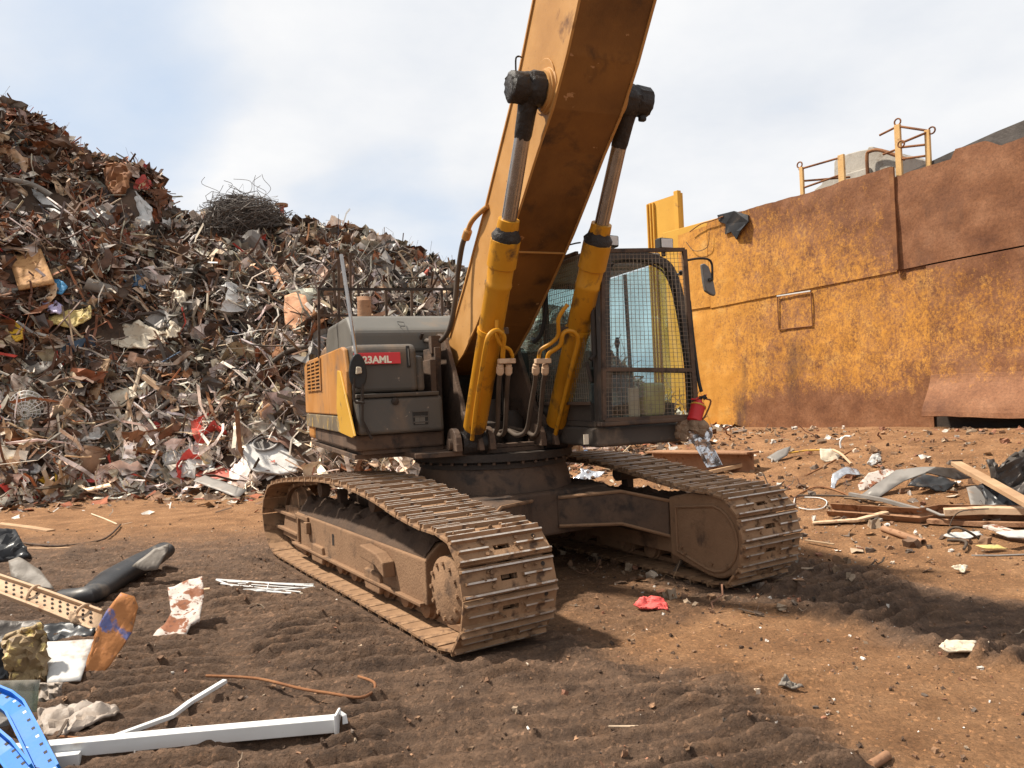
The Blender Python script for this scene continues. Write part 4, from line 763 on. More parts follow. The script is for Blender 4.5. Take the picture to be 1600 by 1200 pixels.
# boom cylinders
FO = (.595, 1.322)
def cyl_pt(t, s_): return Vector(U(s_ * .424, FO[0] + (PF - FO[0]) * t, FO[1] + (PZ - FO[1]) * t))
for s_ in (-1, 1):
    P0, P1 = cyl_pt(0, s_), cyl_pt(1, s_); Lc = (P1 - P0).length
    mb = MB(); g0 = .60
    mb.lathe(cyl_pt(.045, s_), cyl_pt(.64, s_), [(0, .085), (.02, .108), (.76, .108), (.77, .116), (.785, .116), (.79, .110), (.86, .110), (.865, .124), (.985, .124), (.99, .10), (1, .095)], 30)
    bc = up(mb, 'boom_cylinder', 'cylinder_paint', smooth=True)
    mb = MB(); mb.lathe(cyl_pt(.625, s_), cyl_pt(.665, s_), [(0, .118), (.4, .121), (.7, .10), (1, .088)], 26); mb.v = [(x + random.gauss(0, .003), y + random.gauss(0, .003), z + random.gauss(0, .003)) for x, y, z in mb.v]; up(mb, 'gland_seal', 'grease', bc, smooth=True)
    mb = MB(); mb.lathe(cyl_pt(.655, s_), cyl_pt(.685, s_), [(0, .088), (.3, .092), (1, .088)], 26); up(mb, 'gland_ring', 'cylinder_paint', bc, smooth=True)
    mb = MB(); mb.lathe(cyl_pt(.66, s_), cyl_pt(.90, s_), [(0, .062), (1, .062)], 28); up(mb, 'piston_rod', 'chrome', bc, smooth=True)
    mb = MB(); mb.lathe(cyl_pt(.885, s_), cyl_pt(.985, s_), [(0, .063), (.1, .068), (.6, .072), (1, .085)], 22); mb.v = [(x + random.gauss(0, .002), y + random.gauss(0, .002), z + random.gauss(0, .002)) for x, y, z in mb.v]; up(mb, 'rod_end', 'grease', bc, smooth=True)
    mb = MB(); mb.lathe(U(s_ * .30, *FO), U(s_ * .54, *FO), [(0, .115), (1, .115)], 24); mb.cyl(P0, cyl_pt(.06, s_), .095, 16); up(mb, 'foot_eye', 'grease', bc, smooth=True)
    ct = cyl_pt(.37, s_); ax = (P1 - P0).normalized()
    mb = MB(); mb.lathe(ct - ax * .022, ct + ax * .022, [(0, .110), (.01, .119), (.99, .119), (1, .110)], 28); up(mb, 'clamp_band', 'cylinder_paint', bc, smooth=True)
    mb = MB(); mb.box((ct.x - s_ * .10, ct.y - .03, ct.z - .03), (ct.x - s_ * .16, ct.y + .05, ct.z + .03)); up(mb, 'clamp_lug', 'brown_steel', bc, bevel=.006)
# hard pipes and hoses: pixel of the detail view -> plane between the cylinders
def dv(x, y): return 640 + x / 4.617, 480 + y / 4.617
def hp(pts): return [UF(*dv(x, y), f) for x, y, f in pts]
def pipe(pts, r, name, mat, k=5):
    mb = MB(); mb.tube(curve(hp(pts), k), r, 10); return up(mb, name, mat, smooth=True)
pipe([(452, 955, .74), (480, 720, .98), (520, 460, 1.24), (548, 290, 1.42), (572, 205, 1.46), (625, 168, 1.44), (678, 205, 1.40), (675, 290, 1.32), (672, 370, 1.24)], .021, 'hydraulic_pipe', 'cylinder_paint')
pipe([(628, 90, 1.40), (632, 200, 1.38), (660, 270, 1.34), (720, 305, 1.28), (740, 350, 1.24), (740, 375, 1.22)], .017, 'hydraulic_pipe', 'cylinder_paint')
pipe([(1050, 925, .72), (1110, 680, .96), (1170, 430, 1.20), (1212, 250, 1.36), (1195, 190, 1.40), (1150, 170, 1.41), (1105, 195, 1.40), (1085, 275, 1.34), (1010, 330, 1.27), (995, 372, 1.24)], .021, 'hydraulic_pipe', 'cylinder_paint')
pipe([(1140, -20, 1.55), (1075, 80, 1.48), (1072, 200, 1.38), (1020, 260, 1.32), (945, 310, 1.27), (932, 372, 1.24)], .018, 'hydraulic_pipe', 'cylinder_paint')
for xs_ in ((665, 735), (930, 990)):
    a = UF(*dv(xs_[0] - 25, 372), 1.24); b = UF(*dv(xs_[1] + 25, 405), 1.24)
    mb = MB(); mb.box((a.x, a.y - .03, a.z), (b.x, b.y + .03, b.z)); up(mb, 'pipe_clamp', 'tan_metal', bevel=.006)
for x, y, xb, x2, y2, x3 in ((655, 410, 645, 632, 870, 590), (715, 410, 705, 690, 870, 660), (912, 410, 905, 845, 880, 780), (980, 410, 965, 935, 860, 900)):
    p0, p1 = UF(*dv(x, y), 1.22), UF(*dv(x - 3, y + 75), 1.18); mb = MB(); mb.lathe(p0, p1, [(0, .02), (.05, .028), (.3, .028), (.32, .034), (.85, .034), (.9, .026), (1, .026)], 10); up(mb, 'hose_coupling', 'tan_metal', smooth=True)
    pipe([(x - 3, y + 72, 1.18), (xb, y + 140, 1.10), (xb + (x2 - xb) * .45, 700, .92), (x2, y2, .76), (x3, 925, .66), (x3 - 60, 890, .5)], .022, 'hydraulic_hose', 'hose_rubber')
pipe([(540, 880, .45), (590, 925, .55), (650, 900, .5), (720, 890, .45), (800, 915, .5), (900, 905, .4)], .02, 'hydraulic_hose', 'hose_rubber')
pipe([(560, 900, .30), (700, 870, .2), (820, 890, .25)], .02, 'hydraulic_hose', 'hose_rubber')
# hose up the rear of the boom
mb = MB(); hpts = [UL(657, 530, -.50), UL(672, 533, -.50), UL(688, 533, -.48), UL(703, 512, -.45), UL(711, 470, -.42), UL(715, 430, -.40), UL(722, 385, -.38), UL(729, 366, -.36)]; mb.tube(curve(hpts, 6), .026, 10); up(mb, 'boom_hose', 'hose_rubber', smooth=True)
mb = MB(); mb.tube(curve([UL(729, 368, -.36), UL(735, 350, -.35), UL(745, 337, -.34), UL(762, 322, -.30)], 6), .024, 10); mb.lathe(UL(727, 374, -.36), UL(732, 359, -.355), [(0, .03), (.1, .042), (.9, .042), (1, .03)], 10); up(mb, 'boom_pipe', 'boom_paint', smooth=True)
mb = MB(); mb.tube(curve([UL(660, 520, -.54), UL(655, 545, -.55), UL(664, 580, -.55), UL(668, 600, -.55)], 5), .02, 8); mb.box(U(-.58, -.10, 2.22), U(-.48, -.2, 2.40)); up(mb, 'hose_bracket', 'brown_steel', smooth=False)
mb = MB(); mb.tube(curve([UL(852, 430, .36), UL(853, 480, .36), UL(846, 520, .34), UL(834, 535, .30)], 6), .022, 8); up(mb, 'boom_hose', 'rubber', smooth=True)
# ---------------- cab
CL, CR_, CF, CB = .47, 1.44, 1.40, -.40
mb = MB(); mb.prism([(CL - .02, CF + .06), (CR_ - .12, CF + .04), (CR_ + .02, CF - .16), (CR_ + .02, CB), (CL - .02, CB)], 1.264, 1.44, lambda a, b, c: U(a, b, c)); up(mb, 'cab_base', 'cab_paint', bevel=.03, seg=3)
# sticker on the base
a, b = UF(912, 679, CF + .062), UF(920, 694, CF + .062); mb = MB(); mb.box(U(a.x, CF + .0635, b.z), U(b.x, CF + .055, a.z)); up(mb, 'sticker', 'cream_sheet')
cab = MB()
cab.prism([(CL, CF - .01), (CR_ - .1, CF - .02), (CR_, CF - .2), (CR_, CB), (CL, CB)], 1.442, 1.50, lambda a, b, c: U(a, b, c))
cabo = up(cab, 'cab_floor', 'cab_paint', bevel=.01)
def csub(mb, name, mat, **k): return up(mb, name, mat, cabo, **k)
mb = MB(); mb.prism([(CL + .02, CB), (CL, 1.0), (CL + .06, 1.30), (CR_ - .14, 1.30), (CR_ - .03, 1.02), (CR_ - .02, CB)], 2.985, 3.05, lambda a, b, c: U(a, b, c)); csub(mb, 'cab_roof', 'dusty_plastic', bevel=.03, seg=3)
def fp(x, y, f=CF): return UF(x, y, f)
# front window frame follows the photographed outline
def frontf(z): return CF - .12 * max(0, (z - 2.2)) / .8
def ff(x, y):
    p = fp(x, y); q = UF(x, y, frontf(p.z)); return q
outl = [ff(*p) for p in ((948, 652), (947, 575), (944, 470), (946, 415), (958, 401), (1000, 400), (1026, 406), (1044, 418), (1056, 445), (1066, 490), (1077, 560), (1082, 610), (1083, 652))]
mb = MB(); mb.beam(curve(outl, 4), .075, .06, up=(0, 1, .001)); csub(mb, 'window_frame', 'cab_paint')
mb = MB(); inn_ = [ff(*p) for p in ((954, 645), (953, 575), (951, 470), (953, 424), (964, 410), (1000, 409), (1022, 415), (1038, 427), (1049, 450), (1059, 495), (1069, 560), (1073, 610), (1074, 645))]; mb.tube(curve(inn_, 4), .010, 6); csub(mb, 'window_seal', 'rubber', smooth=True)
mb = MB(); mb.beam([ff(948, 577), ff(1080, 580)], .04, .03, up=(0, 1, .001)); csub(mb, 'window_bar', 'cab_paint')
mb = MB(); c_ = curve(outl, 4); n_ = len(c_); mb.add([tuple(p + Vector((0, .012, 0))) for p in c_], [tuple(range(n_))]); csub(mb, 'front_pane', 'cab_glass')
mb = MB(); mb.beam([fp(938, 660), UF(936, 560, CF), UF(931, 440, CF - .05), UF(938, 398, CF - .12)], .07, .08, up=(0, 1, .001)); csub(mb, 'front_pillar', 'cab_paint')
# right-hand (boom) side: pillars, sill, pane; far side door with pane; rear wall
for l_ in (CL + .01, CR_ - .02):
    mb = MB(); mb.beam([U(l_, CB + .04, 1.50), U(l_, CB + .04, 2.99)], .05, .05, up=(0, 1, 0)); csub(mb, 'rear_pillar', 'cab_paint')
mb = MB(); mb.box(U(CL - .005, CB + .08, 1.50), U(CL + .03, 1.33, 1.66)); csub(mb, 'side_sill', 'cab_paint')
mb = MB(); mb.box(U(CL + .010, CB + .08, 1.66), U(CL + .016, 1.32, 2.98)); csub(mb, 'side_pane', 'cab_glass')
mb = MB(); mb.beam([U(CL + .01, .45, 1.66), U(CL + .01, .40, 2.98)], .05, .05, up=(0, 1, 0)); csub(mb, 'side_pillar', 'cab_paint')
mb = MB(); mb.box(U(CR_ - .035, CB + .08, 1.50), U(CR_, 1.2, 1.62)); csub(mb, 'door_sill', 'cab_paint')
mb = MB(); mb.beam([U(CR_ - .02, .45, 1.62), U(CR_ - .02, .42, 2.98)], .03, .03, up=(0, 1, 0)); csub(mb, 'door_pillar', 'cab_paint')
mb = MB(); mb.box(U(CR_ - .022, CB + .08, 1.62), U(CR_ - .016, 1.18, 2.98)); csub(mb, 'door_pane', 'cab_glass')
mb = MB(); mb.box(U(CL + .045, CB + .02, 1.50), U(CR_ - .055, CB + .06, 2.22)); mb.box(U(CL + .045, CB + .02, 2.93), U(CR_ - .055, CB + .06, 2.985)); csub(mb, 'rear_panel', 'cab_paint')
mb = MB(); mb.box(U(CL + .045, CB + .037, 2.22), U(CR_ - .055, CB + .043, 2.93)); csub(mb, 'rear_pane', 'cab_glass')
# interior
mb = MB(); mb.prism([(-.15, 1.50), (.45, 1.50), (.5, 1.85), (.45, 1.80), (-.05, 1.80), (-.2, 2.52), (-.28, 2.54), (-.22, 1.8)], .70, 1.08, FN); csub(mb, 'seat', 'seat_cloth', bevel=.04, seg=3)
for l0 in (.56, 1.18): mb = MB(); mb.box(U(l0, -.05, 1.50), U(l0 + .13, .60, 2.02)); csub(mb, 'console', 'cab_paint', bevel=.03)
for l0, lx in ((.63, .03), (1.24, -.04)): mb = MB(); mb.tube([U(l0, .5, 2.0), U(l0 + lx, .58, 2.22)], .012, 8); mb.lathe(U(l0 + lx, .57, 2.20), U(l0 + lx * 1.3, .6, 2.30), [(0, .02), (.5, .028), (1, .018)], 10); csub(mb, 'joystick', 'rubber', smooth=True)
for l0 in (.86, 1.0):
    mb = MB(); mb.tube([U(l0, .95, 1.5), U(l0 - .03, 1.02, 1.75), U(l0 - .06, 1.08, 2.02)], .013, 8); mb.prism([(.98, 1.52), (1.12, 1.62), (1.10, 1.64), (.96, 1.54)], l0 - .05, l0 + .05, FN); csub(mb, 'travel_lever', 'cab_paint')
mb = MB(); mb.prism([(.85, 1.505), (1.2, 1.505), (1.23, 1.80), (1.15, 1.83)], 1.10, 1.34, FN); csub(mb, 'monitor_console', 'yellow_sheet', bevel=.03)
mb = MB(); mb.box(U(.93, 1.19, 1.505), U(1.05, 1.21, 1.78)); csub(mb, 'foot_plate', 'tan_metal', bevel=.01)
# wire mesh guards
def meshgrid_guard(q, nu, nv, r, name, parent=EX):
    mb = MB(); A, B, C_, D = [Vector(p) for p in q]          # A bottom left, B bottom right, C top right, D top left
    n0 = (B - A).cross(D - A).normalized()
    for i in range(nu + 1): t_ = i / nu; mb.beam([A.lerp(B, t_), D.lerp(C_, t_)], r, r, up=n0)
    for j in range(nv + 1): t_ = j / nv; mb.beam([A.lerp(D, t_) + n0 * r, B.lerp(C_, t_) + n0 * r], r, r, up=n0)
    o = up(mb, name, 'guard_wire', parent); o['kind'] = 'stuff'; return o
M('guard_wire', [(.16, .12, .085), (.25, .19, .14)], 8, .7, .1, 0)
G = CF + .13
A, B, C_, D = UF(944, 656, G), UF(1088, 650, G), UF(1069, 390, G), UF(941, 392, G); B2, A2 = UF(1085, 578, G), UF(943, 577, G)
fg = MB(); fg.beam([A, D], .035, .03, up=(0, 1, 0)); gfr = up(fg, 'window_guard', 'brown_steel')
for pts in ((D, C_), (C_, B), (A, B), (A2, B2)): mb = MB(); mb.beam([p + Vector((0, .003 * k, 0)) for k, p in enumerate(pts)], .042 if pts[0] is C_ else .034, .03, up=(0, 1, 0)); up(mb, 'guard_bar', 'brown_steel', gfr)
mb = MB(); mb.box((A.x - .04, A.y - .02, A.z - .06), (B.x - .06, B.y + .08, A.z - .02)); up(mb, 'guard_step', 'brown_steel', gfr, bevel=.01)
meshgrid_guard((A, B, B2, A2), 22, 11, .0032, 'wire_mesh', gfr); meshgrid_guard((A2, B2, C_, D), 22, 28, .0032, 'wire_mesh', gfr)
SL = CL - .035
q = [UL(933, 628, SL), UL(862, 628, SL), UL(868, 398, SL), UL(936, 376, SL)]; q = [Vector((SL, -.05, 1.66)), Vector((SL, -1.36, 1.66)), Vector((SL, -1.25, 3.03)), Vector((SL, -.05, 3.05))]
meshgrid_guard(q, 30, 30, .0032, 'side_mesh')
for p, r_ in (((q[0], q[1])), ((q[3], q[2]))): mb = MB(); mb.beam([p, r_], .03, .03); up(mb, 'mesh_bar', 'brown_steel')
# pipes beside the front pillar
mb = MB(); mb.tube([UF(925, 470, CF + .02), UF(928, 555, CF + .02), UF(922, 562, CF + .02)], .02, 8); mb.tube([UF(917, 565, CF - .02), UF(921, 585, CF - .02), UF(924, 596, CF - .02)], .018, 8); up(mb, 'wiper_pipe', 'black_steel', smooth=True)
# grab wire above the cab
mb = MB(); mb.tube([UF(*p, 1.2) for p in ((887, 390), (888, 383), (900, 380), (907, 379))], .008, 6); up(mb, 'roof_handle', 'black_steel')
# work lights
for x, y in ((956, 376), (1042, 380)):
    c = UF(x, y, 1.28); mb = MB(); mb.prism([(c.x - .075, c.z - .052), (c.x + .075, c.z - .056), (c.x + .078, c.z + .05), (c.x - .072, c.z + .056)], 1.18, 1.28, lambda a, b, cc: U(a, cc, b)); lo = up(mb, 'work_light', 'rubber', bevel=.014, seg=3)
    mb = MB(); mb.box(U(c.x - .06, 1.281, c.z - .042), U(c.x + .062, 1.287, c.z + .042)); up(mb, 'lens', 'lamp_glass', lo, bevel=.004)
    mb = MB(); mb.box(U(c.x - .015, 1.20, 3.03), U(c.x + .015, 1.23, c.z - .05)); up(mb, 'light_stalk', 'black_steel', lo)
# mirror on the guard
mb = MB(); mb.tube(curve([UF(*p, G - .02) for p in ((1072, 407), (1090, 404), (1106, 405), (1112, 412), (1113, 425), (1113, 438))], 4), .011, 8); ma_ = up(mb, 'mirror_arm', 'black_steel', smooth=True)
mo = [UF(*p, G - .04) for p in ((1095, 413), (1100, 412), (1106, 417), (1112, 433), (1117, 458), (1116, 463), (1110, 461), (1101, 455), (1098, 440))]
mb = MB(); mb.prism([(p.x, p.z) for p in mo], G - .06, G - .02, lambda a, b, cc: U(a, cc, b)); up(mb, 'mirror', 'ear_grey', ma_, bevel=.012, seg=3)
mb = MB(); mb.cyl(UF(1108, 437, G), UF(1113, 437, G), .016, 8); up(mb, 'mirror_joint', 'rubber', ma_)
mb = MB(); mb.cyl(UF(1064, 427, G - .04), UF(1064, 425, G - .12), .02, 8); mb.tube([UF(1058, 429, G - .08), UF(1070, 424, G - .02)], .012, 6); up(mb, 'guard_bolt', 'rubber')
mb = MB(); mb.tube(curve([UF(*p, G + .0) for p in ((1077, 470), (1083, 530), (1091, 590), (1096, 612))], 5), .016, 8); up(mb, 'cable', 'rubber', smooth=True)
# ---------------- fire extinguisher tied to the guard
def Wd(v, yaw=YU): c, s = math.cos(yaw), math.sin(yaw); return Vector((CX + v[0] * c - v[1] * s, CY + v[0] * s + v[1] * c, v[2]))
e0, e1 = Wd(UF(1084, 659, G + .06)), Wd(UF(1095, 620, G + .02)); fx = bpy.data.objects.new('fire_extinguisher', None); COL.objects.link(fx); fx.location = e0
tag(fx, 'small red fire extinguisher strapped to the corner of the cab guard', 'extinguisher')
ax = e1 - e0
mb = MB(); mb.lathe((0, 0, 0), ax * .86, [(0, .05), (.04, .066), (.62, .066), (.68, .07), (.72, .066), (.86, .05), (.95, .026), (1, .022)], 20); mb.build('bottle', 'red_paint', fx, smooth=True)
mb = MB(); mb.lathe(ax * .60, ax * .66, [(0, .067), (.1, .073), (.9, .073), (1, .067)], 20); mb.build('strap', 'corner_yellow', fx, smooth=True)
mb = MB(); mb.cyl(ax * .84, ax * 1.0, .018, 8); mb.cyl(ax * .93 + Vector((.02, -.01, 0)), ax * .95 + Vector((.05, -.02, .015)), .022, 10); mb.build('valve', 'rubber', fx)
mb = MB(); mb.beam([ax * .98 + Vector((-.05, 0, -.01)), ax * 1.0, ax * 1.03 + Vector((.05, -.01, .01))], .025, .012); mb.tube(curve([ax * .9 + Vector((-.03, -.01, 0)), ax * .92 + Vector((-.085, -.01, .0)), ax * .98 + Vector((-.05, 0, -.01))], 4), .008, 6); mb.build('handle', 'red_paint', fx)
mb = MB(); mb.tube(curve([ax * .9 + Vector((.05, -.02, 0)), ax * .8 + Vector((.10, -.02, 0)), ax * .3 + Vector((.09, -.02, 0)), ax * .05 + Vector((.07, -.01, 0))], 5), .009, 6); mb.build('discharge_hose', 'rust', fx)
# ------------------------------------------------------------------ single pieces lying about
KEEP = []                                    # where a named piece lies in view the small scrap leaves room
def sheet(name, pts, mat, label, cat, anchor=None, n=(0, -.75, .66), thick=.012, crump=.02, cuts=3, lift=.02, fscale=4., seed=0, group=None, fn=None, parts=None, curl=0.):
    """outline seen in the photograph, laid on a real plane through the surface point under its anchor"""
    if anchor is None: anchor = max(pts, key=lambda p: p[1])
    A = hit(*anchor, fn=fn) + Vector((0, 0, lift)); n = Vector(n).normalized(); W3 = []
    for p in pts: d = ray(*p); k = (A - ORG).dot(n) / d.dot(n); W3.append(ORG + d * k)
    bm = bmesh.new(); vs = [bm.verts.new(p - A) for p in W3]; f = bm.faces.new(vs); bmesh.ops.triangulate(bm, faces=[f], ngon_method='EAR_CLIP')
    size = max((p - q).length for p in W3 for q in W3)
    for it in range(3):
        L = [e for e in bm.edges if e.calc_length() > size / (2.2 * cuts)]
        if L: bmesh.ops.subdivide_edges(bm, edges=L, cuts=1); bmesh.ops.triangulate(bm, faces=[q for q in bm.faces if len(q.verts) > 3])
    ex = n.orthogonal().normalized(); ey = n.cross(ex); fs = fscale / size
    for v in bm.verts:
        a, b = v.co.dot(ex), v.co.dot(ey)
        dd = float(fbm(np.array([a * fs + seed * 3.1]), np.array([b * fs]), 200 + seed, 3)[0]); d2 = abs(float(fbm(np.array([a * fs * 1.7 + 9 + seed]), np.array([b * fs * 1.7]), 300 + seed, 2)[0]))
        v.co += n * (dd * 2 + d2 * 1.5) * crump + n * curl * ((a / size) ** 2 + .4 * (b / size) ** 2)
    bmesh.ops.recalc_face_normals(bm, faces=bm.faces)
    me = bpy.data.meshes.new(name); bm.to_mesh(me); bm.free(); me.materials.append(MAT[mat]); me.polygons.foreach_set('use_smooth', [True] * len(me.polygons)); me.set_sharp_from_angle(angle=R(35))
    o = bpy.data.objects.new(name, me); COL.objects.link(o); o.location = A
    sm = o.modifiers.new('solid', 'SOLIDIFY'); sm.thickness = thick; sm.offset = 0
    cc = sum(W3, Vector()) / len(W3); KEEP.append((cc[:], size * .42)); KEEP.append(((cc + (ORG - cc).normalized() * .45)[:], size * .36))
    tag(o, label, cat, group); return o
def line3(pts, lift):
    out = []
    for k, p in enumerate(pts): dz = lift[k] if isinstance(lift, (list, tuple)) else lift; out.append(hit(p[0], p[1], dz))
    return out
def bar(name, pts, r, mat, label, cat, lift=None, kind='tube', k=4, group=None, w=None, up=(0, 0, 1), hollow=False, smooth=True):
    P3 = line3(pts, r * .8 if lift is None else lift); b0 = P3[0].copy()
    for p, q in zip(P3[:-1], P3[1:]):
        for k_ in range(6): KEEP.append(((p.lerp(q, k_ / 5) + (ORG - p).normalized() * .15)[:], .20))
    P3 = [p - b0 for p in P3]
    if len(P3) > 2 and k > 1: P3 = curve(P3, k)
    mb = MB()
    if kind == 'tube': mb.tube(P3, r, 10)
    elif kind == 'box': mb.beam(P3, w or 2 * r, 2 * r, up=up)
    elif kind == 'angle': ww = w or 2 * r; tt = .008; mb.sweep(P3, [(-ww / 2, -r), (ww / 2, -r), (ww / 2, -r + tt), (-ww / 2 + tt, -r + tt), (-ww / 2 + tt, r), (-ww / 2, r)], up)
    elif kind == 'channel': ww = w or 2 * r; tt = .008; mb.sweep(P3, [(-ww / 2, -r), (ww / 2, -r), (ww / 2, r), (ww / 2 - tt, r), (ww / 2 - tt, -r + tt), (-ww / 2 + tt, -r + tt), (-ww / 2 + tt, r), (-ww / 2, r)], up)
    elif kind == 'pipe':
        mb.tube(P3, r, 14, cap=False); mb.tube(P3, r * .8, 14, cap=False)
        for e_ in (0, -1):
            pass
        m0 = len(P3)
        for base in (0, (m0 - 1) * 14):
            for j in range(14): mb.f.append((base + j, base + (j + 1) % 14, m0 * 14 + base + (j + 1) % 14, m0 * 14 + base + j)); mb.m.append(0)
    o = mb.build(name, mat, smooth=(kind in ('tube', 'pipe')), bevel=0 if kind in ('tube', 'pipe') else .004); o.location = b0
    tag(o, label, cat, group); return o
def sub_to(child, parent):
    child.parent = parent; child.location = child.location - parent.location
    for k in ('label', 'category', 'group'):
        if k in child: del child[k]
# ---- left foreground
bar('white_beam', [(18, 1177), (280, 1152), (527, 1130)], .036, 'white_paint', 'long white square steel beam with torn end bracket lying on the mud', 'beam', lift=[.085, .085, .08], kind='box', w=.072, k=1)
wb = [o for o in COL.objects if o.name.startswith('white_beam')][0]
e = hit(527, 1130, .08); mb = MB(); q = e - wb.location; mb.box((q.x - .005, q.y - .05, q.z - .075), (q.x + .008, q.y + .055, q.z + .06)); mb.beam([q + Vector((0, .03, .05)), q + Vector((.035, .02, .03)), q + Vector((.04, .01, -.01))], .03, .008); mb.build('end_bracket', 'white_paint', wb, bevel=.003)
bar('white_strip', [(178, 1152), (268, 1119), (296, 1098), (352, 1064)], .012, 'white_paint', 'thin bent white metal strip pointing up from the white beam', 'strip', lift=[.08, .06, .06, .08], kind='box', w=.035, k=1)
bar('white_beam', [(-40, 1196), (60, 1191), (127, 1183)], .032, 'white_paint', 'short white hollow beam below the long one beside blue racking', 'beam', lift=.05, kind='box', w=.07, k=1)
def racking(name, pts, lift, label, w_, seed):
    P3 = line3(pts, lift); b0 = P3[0].copy(); P3 = [p - b0 for p in P3]; mb = MB(); ww, hh, tt = w_, .045, .004
    mb.sweep(P3, [(-ww / 2, 0), (-ww / 2, hh), (-ww / 2 + .012, hh), (-ww / 2 + .012, tt), (ww / 2 - .012, tt), (ww / 2 - .012, hh), (ww / 2, hh), (ww / 2, 0)], (0, -.5, .85))
    o = mb.build(name, 'blue_paint'); o.location = b0; tag(o, label, 'racking', 'blue perforated racking uprights'); 
    for i in range(len(P3) - 1):
        a, b = P3[i], P3[i + 1]; L = (b - a).length; n_ = int(L / .075); t_ = (b - a).normalized(); x_ = t_.cross(Vector((0, -.5, .85))).normalized(); y_ = x_.cross(t_)
        for k in range(n_):
            for sx in (-.024,):
                c = a + t_ * (k + .5) * L / n_ + x_ * sx + y_ * (tt + .0015); h = MB(); h.add([c + t_ * u_ * .010 + x_ * v_ * .006 + y_ * 0 for u_, v_ in ((-1, -1), (1, -1), (1, 1), (-1, 1))] + [c + t_ * u_ * .012 + x_ * v_ * .008 - y_ * .001 for u_, v_ in ((-1, -1), (1, -1), (1, 1), (-1, 1))], [(0, 1, 2, 3), (7, 6, 5, 4), (0, 4, 5, 1), (1, 5, 6, 2), (2, 6, 7, 3), (3, 7, 4, 0)]); h.build('slot', 'black_steel' if (k + seed) % 4 else 'white_paint', o)
    return o
racking('racking_upright', [(-25, 1082), (12, 1098), (28, 1112), (48, 1150), (80, 1215)], [.22, .20, .19, .14, .07], 'bent blue perforated racking upright lying over the white beams', .10, 0)
racking('racking_upright', [(-30, 1140), (10, 1175), (40, 1215)], [.20, .15, .12], 'second blue racking upright beside the bent one', .09, 1)
sheet('glass_sheet', [(-20, 1064), (62, 1062), (55, 1128), (-20, 1112)], 'green_glass', 'pale green broken glass sheet standing behind blue racking', 'glass', anchor=(30, 1125), n=(.05, -.96, .25), thick=.012, crump=.0, lift=.05)
sheet('foil_insulation', [(6, 998), (30, 985), (68, 976), (75, 1010), (74, 1062), (50, 1072), (18, 1066), (12, 1030)], 'gold_foil', 'crumpled golden foil insulation with brown edge standing on end', 'insulation', anchor=(45, 1085), n=(.2, -.9, .35), thick=.03, crump=.09, cuts=6, fscale=7)
sheet('dark_sheet', [(-20, 972), (62, 970), (70, 978), (30, 995), (10, 1002), (-20, 1010)], 'dark_sheet', 'dark bent sheet lying across the golden insulation', 'sheet', anchor=(20, 1075), n=(.1, -.7, .7), crump=.03)
sheet('plastic_sheet', [(-20, 1010), (12, 1000), (14, 1060), (-20, 1065)], 'black_plastic', 'crumpled black plastic behind the green glass', 'sheet', anchor=(5, 1085), n=(.1, -.9, .4), crump=.06, cuts=5)
o = sheet('white_metal_sheet', [(72, 1004), (148, 1000), (126, 1064), (74, 1068)], 'white_sheet', 'flat white metal panel with folded front edge beside the golden foil', 'panel', anchor=(95, 1080), n=(.05, -.42, .9), thick=.012, crump=.008, lift=.10)
sheet('grey_flap', [(62, 1068), (100, 1066), (96, 1098), (60, 1106)], 'grey_foil', 'torn brown grey flap hanging below the white panel', 'sheet', anchor=(70, 1108), n=(.1, -.95, .3), crump=.05, cuts=5)
sheet('blue_orange_sheet', [(128, 1064), (146, 1066), (172, 1040), (205, 990), (216, 948), (210, 932), (190, 926), (166, 955), (150, 985), (144, 1030)], 'blue_orange', 'blue painted sheet rusted orange with rolled tan edge leaning upright', 'sheet', anchor=(150, 1072), n=(.22, -.92, .34), thick=.010, crump=.02, cuts=6, lift=.04)
o = sheet('perforated_tray', [(-20, 896), (8, 901), (60, 925), (160, 958), (156, 992), (130, 985), (60, 950), (-20, 920)], 'tan_metal', 'tan perforated metal tray with bracket hoops lying in the pile', 'tray', anchor=(140, 1000), n=(.1, -.45, .89), thick=.012, crump=.012, lift=.16)
tr = o
def on(px, py, A, n): n = Vector(n).normalized(); d = ray(px, py); return ORG + d * ((A - ORG).dot(n) / d.dot(n))
nT = Vector((.1, -.45, .89)).normalized(); At = tr.location.copy()
for a, b in (((-15, 897), (160, 958)), ((-20, 922), (154, 990))):
    mb = MB(); p, q = on(*a, At, nT) - At, on(*b, At, nT) - At; mb.beam([p + nT * .012, p.lerp(q, .5) + nT * .02, q + nT * .012], .022, .045, up=nT); mb.build('tray_lip', 'tan_metal', tr, bevel=.005)
for a, b in (((42, 938), (62, 918)), ((118, 964), (142, 948))):
    mb = MB(); p, q = on(*a, At, nT) - At, on(*b, At, nT) - At; mb.tube(curve([p + nT * .015, p.lerp(q, .3) + nT * .05, p.lerp(q, .7) + nT * .05, q + nT * .015], 4), .012, 8); mb.build('hoop', 'tan_metal', tr, smooth=True)
for i in range(12):
    for j in range(3):
        x = 10 + i * 12; y = 912 + i * 4.3 + j * 7; p = on(x, y, At, nT) - At; mb = MB(); mb.cyl(p + nT * .008, p + nT * .019, .010, 6); mb.build('hole', 'black_steel', tr)
sheet('torn_plastic', [(-20, 1012), (30, 1000), (44, 1030), (30, 1062), (-20, 1066)], 'dusty_plastic', 'torn grey plastic sheet behind the golden foil', 'plastic', anchor=(20, 1078), n=(.1, -.85, .5), crump=.06, cuts=6)
sheet('dark_board', [(-20, 1112), (40, 1120), (60, 1135), (40, 1150), (-20, 1150)], 'dark_sheet', 'dark board lying under the blue racking', 'board', n=(0, -.3, .95), crump=.02)
